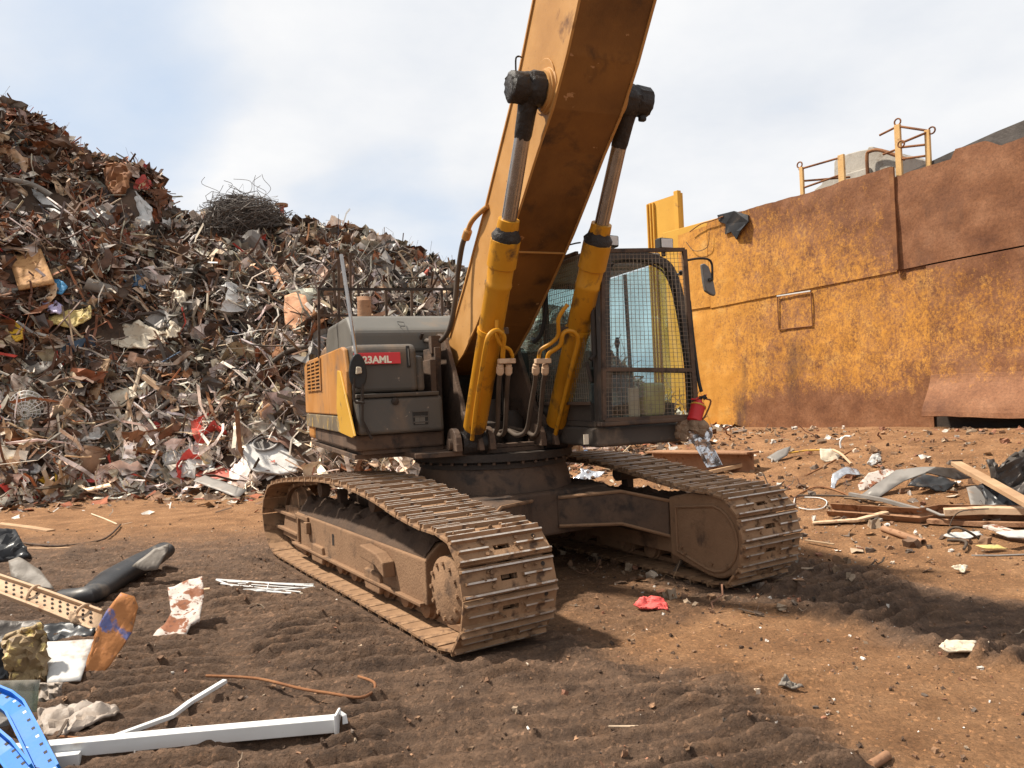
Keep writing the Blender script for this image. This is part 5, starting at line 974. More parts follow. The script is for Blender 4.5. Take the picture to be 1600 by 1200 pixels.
sheet('yellow_foam', [(22, 1138), (52, 1130), (58, 1142), (40, 1152), (24, 1150)], 'yellow_plastic', 'yellow foam lump beside the blue racking', 'foam', n=(0, -.5, .86), crump=.03, cuts=5, lift=.06)
sheet('splinter', [(108, 966), (112, 955), (120, 958), (124, 972), (112, 974)], 'tan_metal', 'tan splintered end poking out behind the golden foil', 'splinter', anchor=(116, 1010), n=(0, -.8, .6), crump=.02, lift=.1)
sheet('black_film', [(60, 985), (110, 975), (150, 985), (145, 1000), (80, 1004)], 'black_plastic', 'black film lying between the tan tray and white sheet', 'film', anchor=(100, 1015), n=(0, -.4, .9), crump=.05, cuts=6, lift=.06)
# black bumper-like plastic duct
P3 = line3([(98, 930), (140, 928), (175, 905), (205, 888), (235, 872), (258, 858)], [.10, .13, .16, .19, .22, .26]); b0 = P3[0].copy()
mb = MB(); mb.sweep(curve([p - b0 for p in P3], 4), [(.15 * math.cos(a), .10 * math.sin(a) * (1.15 if math.sin(a) < 0 else 1)) for a in np.linspace(0, 6.283, 17)[:-1]], (0, 0, 1), scl=[.55 + .45 * min(1, i / 8) - .25 * max(0, (i - 14) / 7) for i in range(21)]); o = mb.build('plastic_duct', 'black_plastic', smooth=True); o.location = b0; tag(o, 'black dusty plastic duct with crushed end beside the tan tray', 'duct')
sheet('duct_flap', [(206, 885), (240, 858), (264, 850), (262, 862), (246, 890), (226, 892)], 'dusty_plastic', 'dusty flared flap resting on the black plastic duct', 'flap', anchor=(235, 925), n=(.1, -.85, .5), crump=.02, lift=.20)
sheet('dark_plastic', [(14, 878), (30, 872), (62, 890), (86, 922), (60, 918), (18, 902)], 'dusty_plastic', 'grey curved plastic cover above the tan tray', 'cover', anchor=(60, 945), n=(.1, -.6, .8), crump=.03, lift=.22)
sheet('dark_plastic', [(-20, 830), (22, 824), (36, 850), (50, 872), (20, 882), (-20, 878)], 'black_plastic', 'crumpled black and grey plastic lump at the pile edge', 'plastic', anchor=(20, 885), n=(.1, -.7, .7), thick=.05, crump=.10, cuts=6, fscale=6)
sheet('rust_speckled_sheet', [(230, 1004), (240, 994), (258, 975), (268, 960), (262, 920), (272, 918), (292, 908), (316, 902), (319, 930), (312, 972), (298, 980), (288, 1000), (270, 1011)], 'white_rust', 'rust speckled white metal panel lying on the dark mud', 'panel', anchor=(255, 1010), n=(.15, -.40, .9), thick=.018, crump=.03, cuts=6, lift=.05)
bar('timber_batten', [(210, 934), (262, 930), (328, 922)], .02, 'tan_metal', 'short tan batten passing behind the rusty white panel', 'batten', kind='box', w=.06, k=1)
# wire shelf
rk = bpy.data.objects.new('wire_shelf', None); COL.objects.link(rk); rk.location = hit(338, 912, .02); tag(rk, 'flattened white wire shelf lying beside the near track', 'wire shelf')
def rkp(px, py, dz): return hit(px, py, dz) - rk.location
for a, b, r_ in (((338, 906), (490, 916), .012), ((345, 912), (470, 925), .007), ((360, 918), (455, 926), .006), ((372, 912), (485, 920), .006), ((355, 909), (490, 913), .006), ((380, 921), (478, 919), .006), ((400, 924), (492, 917), .006), ((338, 906), (375, 921), .008), ((375, 921), (455, 927), .008), ((420, 911), (416, 925), .006), ((385, 909), (398, 923), .006)):
    mb = MB(); mb.tube([rkp(*a, .05), rkp(*b, .03)], r_, 6); mb.build('wire', 'white_paint', rk)
sheet('foil_disc', [(56, 1135), (62, 1112), (90, 1106), (130, 1100), (180, 1101), (186, 1106), (172, 1122), (140, 1135), (100, 1152), (70, 1150)], 'grey_foil', 'crumpled grey foil sheet with yellow patches lying on the ground', 'foil', anchor=(100, 1150), n=(.05, -.3, .95), thick=.015, crump=.045, cuts=7, fscale=7, lift=.05)
bar('rusty_rod', [(322, 1056), (400, 1060), (470, 1076), (520, 1084), (562, 1090), (583, 1080), (584, 1066), (560, 1057)], .009, 'rust', 'long rusty rod with hooked end lying in the mud', 'rod', lift=.075)
bar('rusty_rod', [(185, 1010), (186, 1030), (196, 1043), (244, 1050)], .009, 'rust', 'short rusty hook rod beside the blue and orange sheet', 'rod', lift=.04)
bar('rusty_rod', [(60, 1148), (150, 1155), (185, 1150)], .008, 'rust', 'thin rusty rod under the white beam', 'rod', lift=.03)
bar('dark_bar', [(30, 848), (90, 853), (150, 846), (172, 836), (188, 820)], .014, 'brown_steel', 'curved dark bar on the ground at the heap edge', 'bar', lift=.04)
bar('timber_batten', [(38, 858), (85, 858), (142, 855)], .016, 'timber', 'pale split batten lying along the dark bar', 'batten', kind='box', w=.05, k=1)
bar('timber_batten', [(-10, 818), (40, 824), (80, 830)], .02, 'timber', 'brown board lying at the foot of the left heap', 'batten', kind='box', w=.12, k=1)
bar('white_stick', [(143, 803), (162, 810), (183, 819)], .012, 'pale_timber', 'short white stick lying on bare soil before the heap', 'stick', kind='tube', k=1)
bar('red_stick', [(395, 782), (345, 778), (300, 780)], .010, 'red_sheet', 'thin red stick on the soil near the track end', 'stick', k=1)
# ---- middle ground
sheet('red_bag', [(990, 944), (1000, 936), (1018, 933), (1036, 937), (1043, 946), (1044, 954), (1020, 952), (1000, 949)], 'red_bag', 'crumpled bright red plastic bag on the ground between the tracks', 'bag', n=(0, -.6, .8), thick=.02, crump=.03, cuts=8, fscale=5, lift=.03)
sheet('paper_bag', [(1467, 1010), (1478, 1001), (1524, 1003), (1529, 1014), (1526, 1021), (1475, 1017)], 'cream_sheet', 'crumpled cream paper packet lying on dark mud', 'paper', n=(0, -.5, .87), thick=.015, crump=.02, cuts=6, fscale=6, lift=.09)
sheet('leaf_scrap', [(1216, 1072), (1226, 1055), (1236, 1066), (1256, 1074), (1240, 1077)], 'dusty_plastic', 'dry curled brown scrap standing on the mud', 'scrap', n=(0, -.6, .8), crump=.03, cuts=4)
bar('broken_stick', [(862, 1012), (903, 1006)], .009, 'rust_light', 'short broken brown stick beside the near track', 'stick', k=1)
bar('clay_pipe', [(1360, 1196), (1374, 1188), (1386, 1180)], .022, 'rust_light', 'short brown clay pipe piece lying in loose soil', 'pipe', k=1)
# ---- right side debris
ib = bpy.data.objects.new('rusty_girder', None); COL.objects.link(ib); g0, g1 = hit(1020, 722, .12), hit(1178, 726, .12); ib.location = g0; tag(ib, 'rusty wide flange girder lying behind the far track', 'girder')
d_ = (g1 - g0); ld = d_.length; d0 = d_.normalized(); sd_ = Vector((0, 0, 1)).cross(d0).normalized()
for nm, z0, z1, w_ in (('flange', -.24, -.21, .30), ('web', -.21, .17, .03), ('flange', .17, .205, .34)):
    mb = MB(); mb.add([d0 * a + sd_ * (s_ * w_ / 2) + Vector((0, 0, z)) for a in (0, ld) for s_ in (-1, 1) for z in (z0, z1)], [(0, 1, 3, 2), (4, 6, 7, 5), (0, 4, 5, 1), (2, 3, 7, 6), (1, 5, 7, 3), (0, 2, 6, 4)]); mb.build(nm, 'rust_light', ib, bevel=.008)
bar('timber_plank', [(1108, 738), (1150, 729), (1186, 720)], .03, 'timber', 'tan plank leaning against the rusty girder', 'plank', lift=[.05, .09, .14], kind='box', w=.09, k=1)
bar('timber_plank', [(1040, 722), (1080, 724), (1120, 728)], .02, 'rust_light', 'reddish board lying in front of the girder', 'board', lift=.09, kind='box', w=.08, k=1)
# foil and rag hanging off the cab corner
Hf = Wd(UF(1092, 668, CF + .22)); nF = Vector((-.3, -.9, .2)).normalized()
def hang(name, pts, mat, label, cat, n, thick, crump, cuts, seed):
    A = Hf; W3 = []
    for p in pts: d = ray(*p); W3.append(ORG + d * ((A - ORG).dot(n) / d.dot(n)))
    bm = bmesh.new(); f = bm.faces.new([bm.verts.new(p - A) for p in W3]); bmesh.ops.triangulate(bm, faces=[f]); size = max((p - q).length for p in W3 for q in W3)
    for it in range(3):
        L = [e for e in bm.edges if e.calc_length() > size / (2.2 * cuts)]
        if L: bmesh.ops.subdivide_edges(bm, edges=L, cuts=1); bmesh.ops.triangulate(bm, faces=[q for q in bm.faces if len(q.verts) > 3])
    for v in bm.verts: v.co += n * float(fbm(np.array([v.co.x * 12]), np.array([v.co.z * 9]), seed, 3)[0]) * crump * 2
    bmesh.ops.recalc_face_normals(bm, faces=bm.faces); me = bpy.data.meshes.new(name); bm.to_mesh(me); bm.free(); me.materials.append(MAT[mat]); o = bpy.data.objects.new(name, me); COL.objects.link(o); o.location = A; sm = o.modifiers.new('solid', 'SOLIDIFY'); sm.thickness = thick; sm.offset = 0; tag(o, label, cat)
hang('hanging_foil', [(1075, 676), (1090, 668), (1112, 668), (1114, 682), (1108, 690), (1118, 705), (1129, 727), (1104, 730), (1094, 712), (1084, 694), (1076, 688)], 'foil', 'shiny crumpled foil strip hanging below the fire extinguisher', 'foil', nF, .006, .06, 8, 401)
hang('knotted_rag', [(1056, 664), (1070, 657), (1084, 658), (1100, 660), (1106, 668), (1100, 682), (1088, 678), (1078, 672), (1072, 690), (1058, 684)], 'rag', 'dirty brown rag knotted under the fire extinguisher', 'rag', Vector((-.25, -.93, .25)).normalized(), .05, .09, 8, 402)
sheet('arched_sheet', [(1342, 776), (1400, 735), (1440, 730), (1462, 730), (1472, 733), (1440, 742), (1412, 752), (1372, 778)], 'grey_sheet', 'grey sheet metal bent into a low arch over the debris', 'sheet', anchor=(1360, 778), n=(-.35, -.5, .8), thick=.012, crump=.004, lift=.03)
sheet('arched_sheet', [(1462, 730), (1490, 732), (1518, 747), (1496, 750), (1470, 744), (1446, 738)], 'dark_sheet', 'dark underside end of the bent arch resting on black plastic', 'sheet', anchor=(1500, 762), n=(.2, -.7, .6), thick=.012, crump=.006, lift=.16)
sheet('black_sheet', [(1418, 758), (1440, 744), (1470, 746), (1496, 756), (1476, 768), (1440, 764)], 'black_plastic', 'crumpled black plastic sheet under the grey arch', 'sheet', n=(0, -.5, .86), crump=.05, cuts=6)
ch_ = bar('perforated_channel', [(1296, 797), (1370, 802), (1436, 806), (1470, 800), (1640, 803)], .05, 'rust_light', 'long rusty perforated channel lying across the soil', 'channel', lift=.07, kind='channel', w=.14, k=1, up=(0, -.7, .7))
bar('timber_plank', [(1270, 817), (1340, 812), (1386, 800)], .012, 'tan_metal', 'thin tapering board in front of the perforated channel', 'board', lift=[.02, .05, .08], kind='box', w=.10, k=1)
bar('steel_angle', [(1328, 772), (1380, 781), (1437, 797)], .022, 'grey_sheet', 'grey square steel bar crossing behind the channel', 'bar', lift=[.08, .10, .12], kind='box', w=.05, k=1)
bar('steel_angle', [(1440, 792), (1470, 805), (1485, 806)], .016, 'grey_sheet', 'short grey tube end beside the steel bar', 'tube', lift=.12, kind='tube', k=1)
bar('timber_plank', [(1494, 724), (1545, 752), (1640, 806)], .025, 'timber', 'long pale plank leaning over the black crumpled panel', 'plank', lift=[.30, .34, .30], kind='box', w=.12, k=1)
bar('timber_plank', [(1475, 800), (1540, 797), (1640, 799)], .035, 'tan_metal', 'wide tan board lying on the channel at the frame edge', 'board', lift=.15, kind='box', w=.14, k=1)
bar('timber_plank', [(1450, 814), (1530, 818), (1640, 820)], .025, 'rust_light', 'brown board lying below the channel', 'board', lift=.03, kind='box', w=.10, k=1)
bar('timber_plank', [(1545, 822), (1580, 832), (1640, 838)], .014, 'white_rust', 'splintered white and brown board under the stack', 'board', lift=.08, kind='box', w=.14, k=1)
sheet('black_ribbed_sheet', [(1538, 722), (1550, 720), (1556, 735), (1580, 712), (1602, 700), (1640, 695), (1640, 790), (1600, 780), (1585, 770), (1560, 755), (1548, 748)], 'dark_sheet', 'black crumpled panel with ribs standing behind the planks', 'panel', anchor=(1590, 800), n=(-.1, -.85, .45), thick=.03, crump=.12, cuts=7, fscale=6)
sheet('dark_rubbish', [(1530, 760), (1560, 758), (1600, 790), (1600, 800), (1545, 796)], 'black_plastic', 'black rubbish heaped beneath the leaning plank', 'rubbish', n=(-.1, -.6, .8), thick=.05, crump=.09, cuts=6, lift=.05)
sheet('grey_card', [(1510, 762), (1540, 758), (1552, 790), (1518, 794)], 'grey_sheet', 'flat grey card beside the black rubbish', 'sheet', n=(0, -.5, .86), crump=.01)
bar('steel_pipe', [(1380, 826), (1412, 837), (1443, 848)], .036, 'rust_light', 'short rusty hollow pipe lying alone on the soil', 'pipe', kind='pipe', k=1)
sheet('white_board', [(1556, 832), (1640, 826), (1640, 842), (1575, 840)], 'white_sheet', 'white board end lying at the edge of the debris', 'board', n=(0, -.35, .93), crump=.004, lift=.12)
bar('bent_wire', [(1480, 838), (1484, 828), (1495, 824), (1512, 830), (1530, 842)], .012, 'hose_rubber', 'looped dark wire bent over a white rag', 'wire', lift=[.02, .12, .16, .12, .03])
bar('bent_wire', [(1480, 844), (1500, 844), (1510, 848), (1506, 858)], .014, 'hose_rubber', 'short bent pipe hook before the white rag', 'pipe', lift=.04)
bar('bent_wire', [(1484, 822), (1490, 808), (1505, 798), (1545, 795)], .006, 'hose_rubber', 'thin wire arching from the channel', 'wire', lift=[.03, .12, .2, .2])
sheet('white_rag', [(1474, 838), (1490, 832), (1530, 832), (1536, 838), (1510, 842), (1484, 842)], 'white_sheet', 'crumpled white rag on the soil near the bent wires', 'rag', n=(0, -.35, .93), crump=.03, cuts=5)
bar('thin_rod', [(1518, 868), (1560, 868), (1640, 865)], .008, 'grey_sheet', 'thin straight grey rod on bare soil', 'rod', k=1)
sheet('paper_scrap', [(1486, 888), (1500, 884), (1512, 886), (1506, 896), (1494, 892)], 'cream_sheet', 'small torn pale paper on the soil', 'paper', n=(0, -.35, .93), crump=.03, cuts=4)
sheet('paper_scrap', [(1524, 852), (1560, 852), (1575, 858), (1540, 858)], 'yellow_sheet', 'yellowish torn strip lying on the soil', 'paper', n=(0, -.3, .95), crump=.01)
sheet('cream_card', [(1281, 701), (1300, 702), (1312, 712), (1310, 721), (1290, 722), (1282, 718)], 'cream_sheet', 'cream bent card standing on the soil by the wall', 'card', n=(0, -.8, .6), crump=.02)
sheet('grey_board', [(1198, 715), (1215, 705), (1236, 697), (1230, 712), (1212, 722)], 'grey_sheet', 'tilted grey board near the girder', 'board', n=(-.2, -.6, .75), crump=.01)
bar('yellow_batten', [(1232, 708), (1258, 704), (1284, 703)], .014, 'corner_yellow', 'thin yellow batten beside the cream card', 'batten', k=1, lift=.08)
bar('bent_tube', [(1302, 703), (1315, 710), (1330, 725)], .02, 'tan_metal', 'pale bent tube beside the cream card', 'tube', lift=[.15, .12, .03])
bar('brown_stick', [(1258, 744), (1285, 730), (1334, 702)], .014, 'rust', 'thin brown stick lying slanted near the card', 'stick', k=1)
sheet('foil_strip', [(1300, 742), (1318, 732), (1340, 732), (1345, 742), (1322, 742), (1308, 752), (1304, 764), (1298, 762)], 'foil', 'bent silver foil strip on the soil', 'foil', n=(0, -.6, .8), crump=.03, cuts=5)
sheet('clear_bag', [(1354, 725), (1362, 712), (1376, 710), (1376, 722), (1362, 728)], 'white_sheet', 'small white plastic bag on the soil before the wall', 'bag', n=(0, -.7, .7), crump=.05, cuts=5)
sheet('red_white_bag', [(1340, 758), (1356, 742), (1388, 732), (1402, 736), (1380, 750), (1358, 764), (1344, 768)], 'white_rust', 'white and red torn bag behind the grey arch', 'bag', n=(0, -.6, .8), crump=.05, cuts=6)
bar('bent_tube', [(1314, 700), (1313, 690), (1320, 682), (1329, 682)], .016, 'white_paint', 'white curved tube standing on the soil under the wall', 'tube', lift=[.02, .12, .2, .22])
bar('loose_cable', [(1240, 778), (1256, 768), (1275, 761), (1300, 764), (1330, 776)], .010, 'rust', 'rusty cable loop beside the far track', 'cable', lift=.03)
bar('loose_cable', [(1242, 778), (1242, 790), (1262, 796), (1285, 794), (1292, 784), (1280, 778), (1256, 777)], .007, 'white_paint', 'thin white cable loop beside the far track', 'cable', lift=.03)
bar('loose_cable', [(1245, 774), (1290, 774), (1330, 776), (1345, 784)], .011, 'hose_rubber', 'black cable lying straight behind the white loop', 'cable', lift=.03)
sheet('torn_foil', [(895, 748), (908, 738), (906, 732), (925, 736), (946, 738), (938, 746), (922, 752)], 'foil', 'torn silver foil lying on the car body under the cab', 'foil', anchor=(905, 752), n=(0, -.8, .6), crump=.06, cuts=6, lift=.0)
# black sheet snagged on the wall top
u0, z0 = WP(1140, 350, .08)
sn = MB(); pts = [WP(x, y, .08) for x, y in ((1120, 336), (1150, 330), (1168, 336), (1170, 346), (1162, 360), (1150, 374), (1142, 362), (1132, 366), (1134, 350), (1122, 346))]
sn.prism([(a - u0, b - z0) for a, b in pts], -.02, .02, lambda a, b, c: tuple(WT * a + WN * (c + .06 * math.sin(a * 7 + b * 5)) + Vector((0, 0, b)))); o = sn.build('snagged_sheet', 'black_plastic'); P0 = WA + WT * u0 + WN * .10; o.location = (P0.x, P0.y, z0); tag(o, 'torn black plastic sheet snagged over the top of the wall', 'sheet')
for k, (pp, mt, lb) in enumerate((([(1078, 362), (1095, 350), (1112, 345), (1130, 338)], 'rust', 'tangle of rusty wire lying along the wall top'), ([(1072, 378), (1085, 392), (1105, 386), (1108, 362)], 'hose_rubber', 'thin loop of wire drooping down the wall'))):
    q = [WP(x, y, .10) for x, y in pp]; P3 = [WA + WT * a + WN * .10 + Vector((0, 0, b)) for a, b in q]; mb = MB(); mb.tube(curve([p - P3[0] for p in P3], 5), .014 if k == 0 else .008, 6); o = mb.build('loose_wire', mt, smooth=True); o.location = P3[0]; tag(o, lb, 'wire')
# ---- notable pieces on the heap
HN = (0, -.80, .60)
def hsheet(name, pts, mat, label, cat, n=HN, thick=.03, crump=.06, cuts=5, lift=.30, seed=0, fscale=5., anchor=None): return sheet(name, pts, mat, label, cat, anchor=anchor, n=n, thick=thick, crump=crump, cuts=cuts, lift=lift, seed=seed, fscale=fscale)
def hbar(name, pts, r, mat, label, cat, lift=.22, **k): return bar(name, pts, r, mat, label, cat, lift=lift, **k)
hsheet('square_panel', [(14, 402), (64, 389), (86, 443), (30, 454)], 'orange_panel', 'square tan orange panel with frayed yellow edge on the left heap', 'panel', thick=.05, crump=.03)
hsheet('blue_sheet', [(76, 440), (92, 436), (106, 448), (96, 462), (78, 458)], 'blue_bag', 'bright blue plastic scrap under the square orange panel', 'plastic', seed=1)
hsheet('purple_bag', [(65, 472), (88, 470), (100, 480), (94, 492), (72, 490)], 'purple_bag', 'pale purple printed bag on the left heap', 'bag', crump=.1, seed=2)
hsheet('yellow_wrap', [(58, 492), (84, 495), (104, 486), (144, 482), (144, 500), (118, 512), (74, 510)], 'yellow_sheet', 'long crumpled yellow wrapping on the left heap', 'wrapping', crump=.12, seed=3, cuts=7)
hsheet('yellow_crate_piece', [(8, 500), (20, 498), (38, 516), (36, 530), (24, 534), (14, 520)], 'yellow_plastic', 'perforated bright yellow plastic piece on the left heap', 'plastic', crump=.05, seed=4)
hsheet('cream_tarpaulin', [(146, 524), (170, 508), (220, 505), (248, 520), (262, 540), (228, 548), (180, 545), (152, 538)], 'cream_sheet', 'wide crumpled grey cream tarpaulin across the heap', 'tarpaulin', crump=.16, seed=5, cuts=8, fscale=8)
hsheet('cream_sack', [(246, 516), (268, 504), (284, 512), (280, 528), (258, 534)], 'cream_sheet', 'pale cream crumpled sack beside the wide tarpaulin', 'sack', crump=.14, seed=6, cuts=7)
hsheet('salmon_sheet', [(446, 466), (462, 458), (478, 464), (494, 508), (480, 522), (468, 526), (446, 508), (444, 488)], 'salmon_rust', 'orange and white folded rusty sheet beside the hand rail', 'sheet', crump=.08, seed=7, cuts=6)
hsheet('rust_patch', [(164, 255), (190, 260), (206, 272), (200, 298), (180, 306), (166, 292)], 'rust', 'reddish brown mass of rusty turnings high on the heap', 'turnings', crump=.22, seed=8, cuts=8, fscale=9, thick=.12)
hsheet('white_tangle', [(186, 310), (214, 306), (236, 322), (240, 350), (222, 362), (205, 345), (192, 330)], 'white_sheet', 'white crumpled sheeting high on the heap shoulder', 'sheeting', crump=.25, seed=9, cuts=8, fscale=9)
# curled machine panel with oval hole
wp = hsheet('washer_front', [(380, 708), (384, 698), (402, 688), (424, 674), (432, 676), (446, 700), (468, 728), (466, 738), (440, 742), (400, 738), (390, 732)], 'white_sheet', 'white appliance panel with dark oval opening at the heap foot', 'appliance panel', n=(0, -.72, .69), thick=.05, crump=.03, lift=.10)
KEEP.append(((wp.location + Vector((0, -.3, .3)))[:], .95)); KEEP.append(((wp.location + Vector((0, -.7, .35)))[:], .7)); nW = Vector((0, -.72, .69)).normalized(); c = on(416, 696, wp.location, nW) - wp.location + nW * .06; ex = Vector((1, 0, 0)); ey = nW.cross(ex)
mb = MB(); mb.prism([(.24 * math.cos(a), .17 * math.sin(a)) for a in np.linspace(0, 6.283, 25)[:-1]], 0, .02, lambda a, b, k: tuple(c + ex * a + ey * b + nW * k)); mb.build('opening', 'dark_sheet', wp)
mb = MB(); mb.tube([c + ex * (.25 * math.cos(a)) + ey * (.18 * math.sin(a)) + nW * .02 for a in np.linspace(0, 6.283, 25)[:-1]], .02, 6, closed=True); mb.build('opening_rim', 'white_sheet', wp, smooth=True)
mb = MB(); p = on(427, 724, wp.location, nW) - wp.location + nW * .065; mb.prism([(-.05, -.02), (.06, -.03), (.04, .04)], 0, .006, lambda a, b, k: tuple(p + ex * a + ey * b + nW * k)); mb.build('sticker', 'red_sheet', wp)
hsheet('red_sheet', [(306, 744), (318, 732), (350, 726), (388, 738), (394, 748), (352, 752)], 'red_sheet', 'faded red sheet metal lying at the heap foot', 'sheet', n=(0, -.5, .86), crump=.06, lift=.12, seed=10)
hsheet('grey_lino', [(302, 752), (320, 743), (386, 766), (372, 778)], 'grey_sheet', 'flat dark grey sheet lying before the red sheet', 'sheet', n=(0, -.4, .9), crump=.01, lift=.10, thick=.015)
hsheet('cardboard_sheet', [(148, 628), (182, 612), (206, 604), (216, 620), (190, 636)], 'cream_sheet', 'bent cream cardboard sheet in the middle of the heap foot', 'cardboard', crump=.06, seed=11)
hsheet('white_block', [(252, 712), (276, 706), (280, 722), (258, 728)], 'white_sheet', 'small white crushed carton near the heap foot', 'carton', thick=.12, crump=.05, lift=.12)
hsheet('white_bag', [(216, 726), (232, 716), (258, 734), (256, 748), (222, 746)], 'white_sheet', 'limp white plastic bag at the heap foot', 'bag', crump=.12, lift=.12, seed=12, cuts=7)
hsheet('dark_hood', [(36, 578), (64, 566), (100, 565), (86, 574), (56, 586)], 'dusty_plastic', 'curved brown lid lying on the left heap foot', 'lid', crump=.03)
hsheet('brown_card', [(2, 640), (20, 618), (36, 650), (26, 658)], 'timber', 'brown card sheet leaning beside the wire fan guard', 'card', crump=.02)
hsheet('white_sheeting', [(112, 680), (150, 668), (168, 676), (150, 690), (120, 690)], 'white_sheet', 'crumpled white sheeting near the left heap foot', 'sheeting', crump=.12, seed=13, cuts=7)
hsheet('clear_wrap', [(34, 722), (48, 714), (66, 732), (60, 742), (40, 738)], 'white_sheet', 'clear wrinkled wrap behind the black folding frame', 'wrap', crump=.12, seed=14, cuts=7, lift=.12)
hsheet('yellow_rag', [(54, 748), (82, 742), (92, 736), (90, 756), (70, 756)], 'yellow_plastic', 'yellow rag draped behind the black folding frame', 'rag', crump=.08, seed=15, lift=.12, cuts=6)
hsheet('orange_rag', [(122, 746), (146, 742), (160, 748), (150, 756), (126, 754)], 'red_bag', 'orange torn rag on the ground at the heap foot', 'rag', n=(0, -.5, .86), crump=.06, seed=16, lift=.08, cuts=6)
hsheet('black_flap', [(204, 408), (216, 412), (228, 436), (222, 442), (206, 428)], 'dark_sheet', 'narrow black metal flap high on the heap', 'flap', crump=.04, seed=17)
hsheet('carton', [(264, 474), (276, 456), (292, 462), (290, 480), (272, 492)], 'cream_sheet', 'crushed pale carton with orange end on the heap', 'carton', thick=.15, crump=.07, seed=18)
hsheet('white_strap', [(40, 292), (58, 296), (96, 330), (100, 344), (72, 326)], 'white_sheet', 'long white strip sliding down the left heap', 'strip', crump=.03, seed=19, thick=.02)
hbar('concrete_cylinder', [(136, 444), (158, 452), (178, 458)], .17, 'dusty_plastic', 'grey hollow cylinder lying on the left heap', 'cylinder', lift=.30, kind='pipe', k=1)
hbar('ring_pipe', [(2, 408), (10, 407)], .12, 'clay', 'brown short pipe ring beside the orange panel', 'pipe', lift=.30, kind='pipe', k=1)
hbar('bumper_bar', [(4, 282), (30, 284), (56, 292), (80, 306)], .08, 'dusty_plastic', 'grey curved bumper high on the left heap', 'bumper', lift=.28)
hbar('timber_plank', [(144, 624), (154, 594), (166, 562)], .03, 'timber', 'tan plank standing steeply in the heap foot', 'plank', kind='box', w=.20, k=1, up=HN, lift=.35)
hbar('wooden_pole', [(194, 664), (206, 622), (220, 576)], .045, 'pale_timber', 'pale straight pole standing in the heap foot', 'pole', k=1, lift=.42)
hbar('wooden_pole', [(178, 680), (220, 662), (265, 626)], .05, 'dusty_plastic', 'grey brown pole slanting up to the right in the heap', 'pole', k=1, lift=.42)
hbar('steel_channel', [(224, 588), (248, 606), (272, 628)], .05, 'tan_metal', 'pale tan metal channel slanting down the heap', 'channel', kind='box', w=.12, k=1, lift=.42)
hbar('timber_plank', [(224, 702), (230, 688), (240, 668)], .04, 'timber', 'short tan stake standing at the heap foot', 'stake', k=1, kind='box', w=.1, lift=.3)
hbar('timber_plank', [(408, 626), (425, 650), (444, 676)], .03, 'dusty_plastic', 'grey weathered plank on the right of the heap', 'plank', kind='box', w=.16, k=1, up=HN, lift=.35)
hbar('steel_bar', [(200, 700), (226, 704), (254, 709)], .03, 'rust', 'short reddish rusty bar lying level in the heap foot', 'bar', kind='box', w=.1, k=1, up=HN, lift=.35)
hbar('steel_bar', [(318, 694), (352, 684), (386, 676)], .025, 'timber', 'long thin brown stick near the white appliance panel', 'stick', k=1, lift=.30)
hbar('curved_pipe', [(386, 602), (420, 572), (452, 548), (494, 540)], .06, 'hose_rubber', 'dark curved pipe rising towards the hand rail', 'pipe', lift=.45)
hbar('rusty_pipe', [(52, 674), (74, 694), (92, 708)], .045, 'rust', 'rusty brown pipe sloping down the left heap foot', 'pipe', k=1, lift=.32)
hbar('metal_strip', [(30, 722), (40, 706), (50, 674)], .01, 'dusty_plastic', 'grey curved metal strip standing at the left heap foot', 'strip', kind='box', w=.16, k=4, up=HN, lift=.4)
hbar('leaning_batten', [(102, 776), (96, 745), (93, 722)], .02, 'pale_timber', 'pale narrow batten standing upright at the heap foot', 'batten', kind='box', w=.09, k=1, up=HN, lift=[.02, .45, .8])
hbar('leaning_batten', [(76, 756), (72, 744), (68, 735)], .02, 'pale_timber', 'short cream batten leaning behind the black frame', 'batten', kind='box', w=.08, k=1, up=HN, lift=[.1, .35, .5])
hbar('slatted_strip', [(106, 355), (118, 380), (124, 392), (114, 404)], .015, 'grey_sheet', 'grey slatted strip bent on the left heap', 'strip', kind='box', w=.14, k=3, up=HN, lift=.32)
hbar('timber_plank', [(423, 420), (432, 432), (440, 452)], .04, 'salmon_rust', 'short orange splintered board on the heap', 'board', kind='box', w=.18, k=1, up=HN, lift=.30)
hbar('rusty_pipe', [(366, 580), (352, 598), (340, 590)], .04, 'rust_light', 'short rusty pipe with collar in the heap hollow', 'pipe', k=1, lift=.35)
# clay pot
p = hit(143, 728, .05); mb = MB(); mb.lathe((0, 0, -.15), (0, 0, .38), [(0, .14), (.2, .22), (.6, .26), (.85, .23), (.92, .25), (1, .25), (1, .21), (.9, .20), (.6, .2), (.5, .02)], 22); o = mb.build('clay_pot', 'clay', smooth=True); o.location = p; o.rotation_euler = (-.25, .15, 0); tag(o, 'brown round clay pot sitting in the heap foot', 'pot')
# black folding frame
ff_ = bpy.data.objects.new('folding_frame', None); COL.objects.link(ff_); b0 = hit(66, 778, .0); ff_.location = b0; tag(ff_, 'black folding metal frame with crossed legs standing at the heap foot', 'frame')
kx = 1200.7 / b0.y
for a, b in (((48, 778), (48, 733)), ((87, 777), (86, 740)), ((66, 772), (44, 738)), ((64, 778), (84, 744)), ((66, 772), (86, 745))):
    q = [ORG + ray(*s_) * (b0.y / ray(*s_).y) - b0 + Vector((0, -.05 * i, 0)) for i, s_ in enumerate((a, b))]; mb = MB(); mb.tube(q, .02, 8); mb.build('leg', 'rubber', ff_, smooth=True)
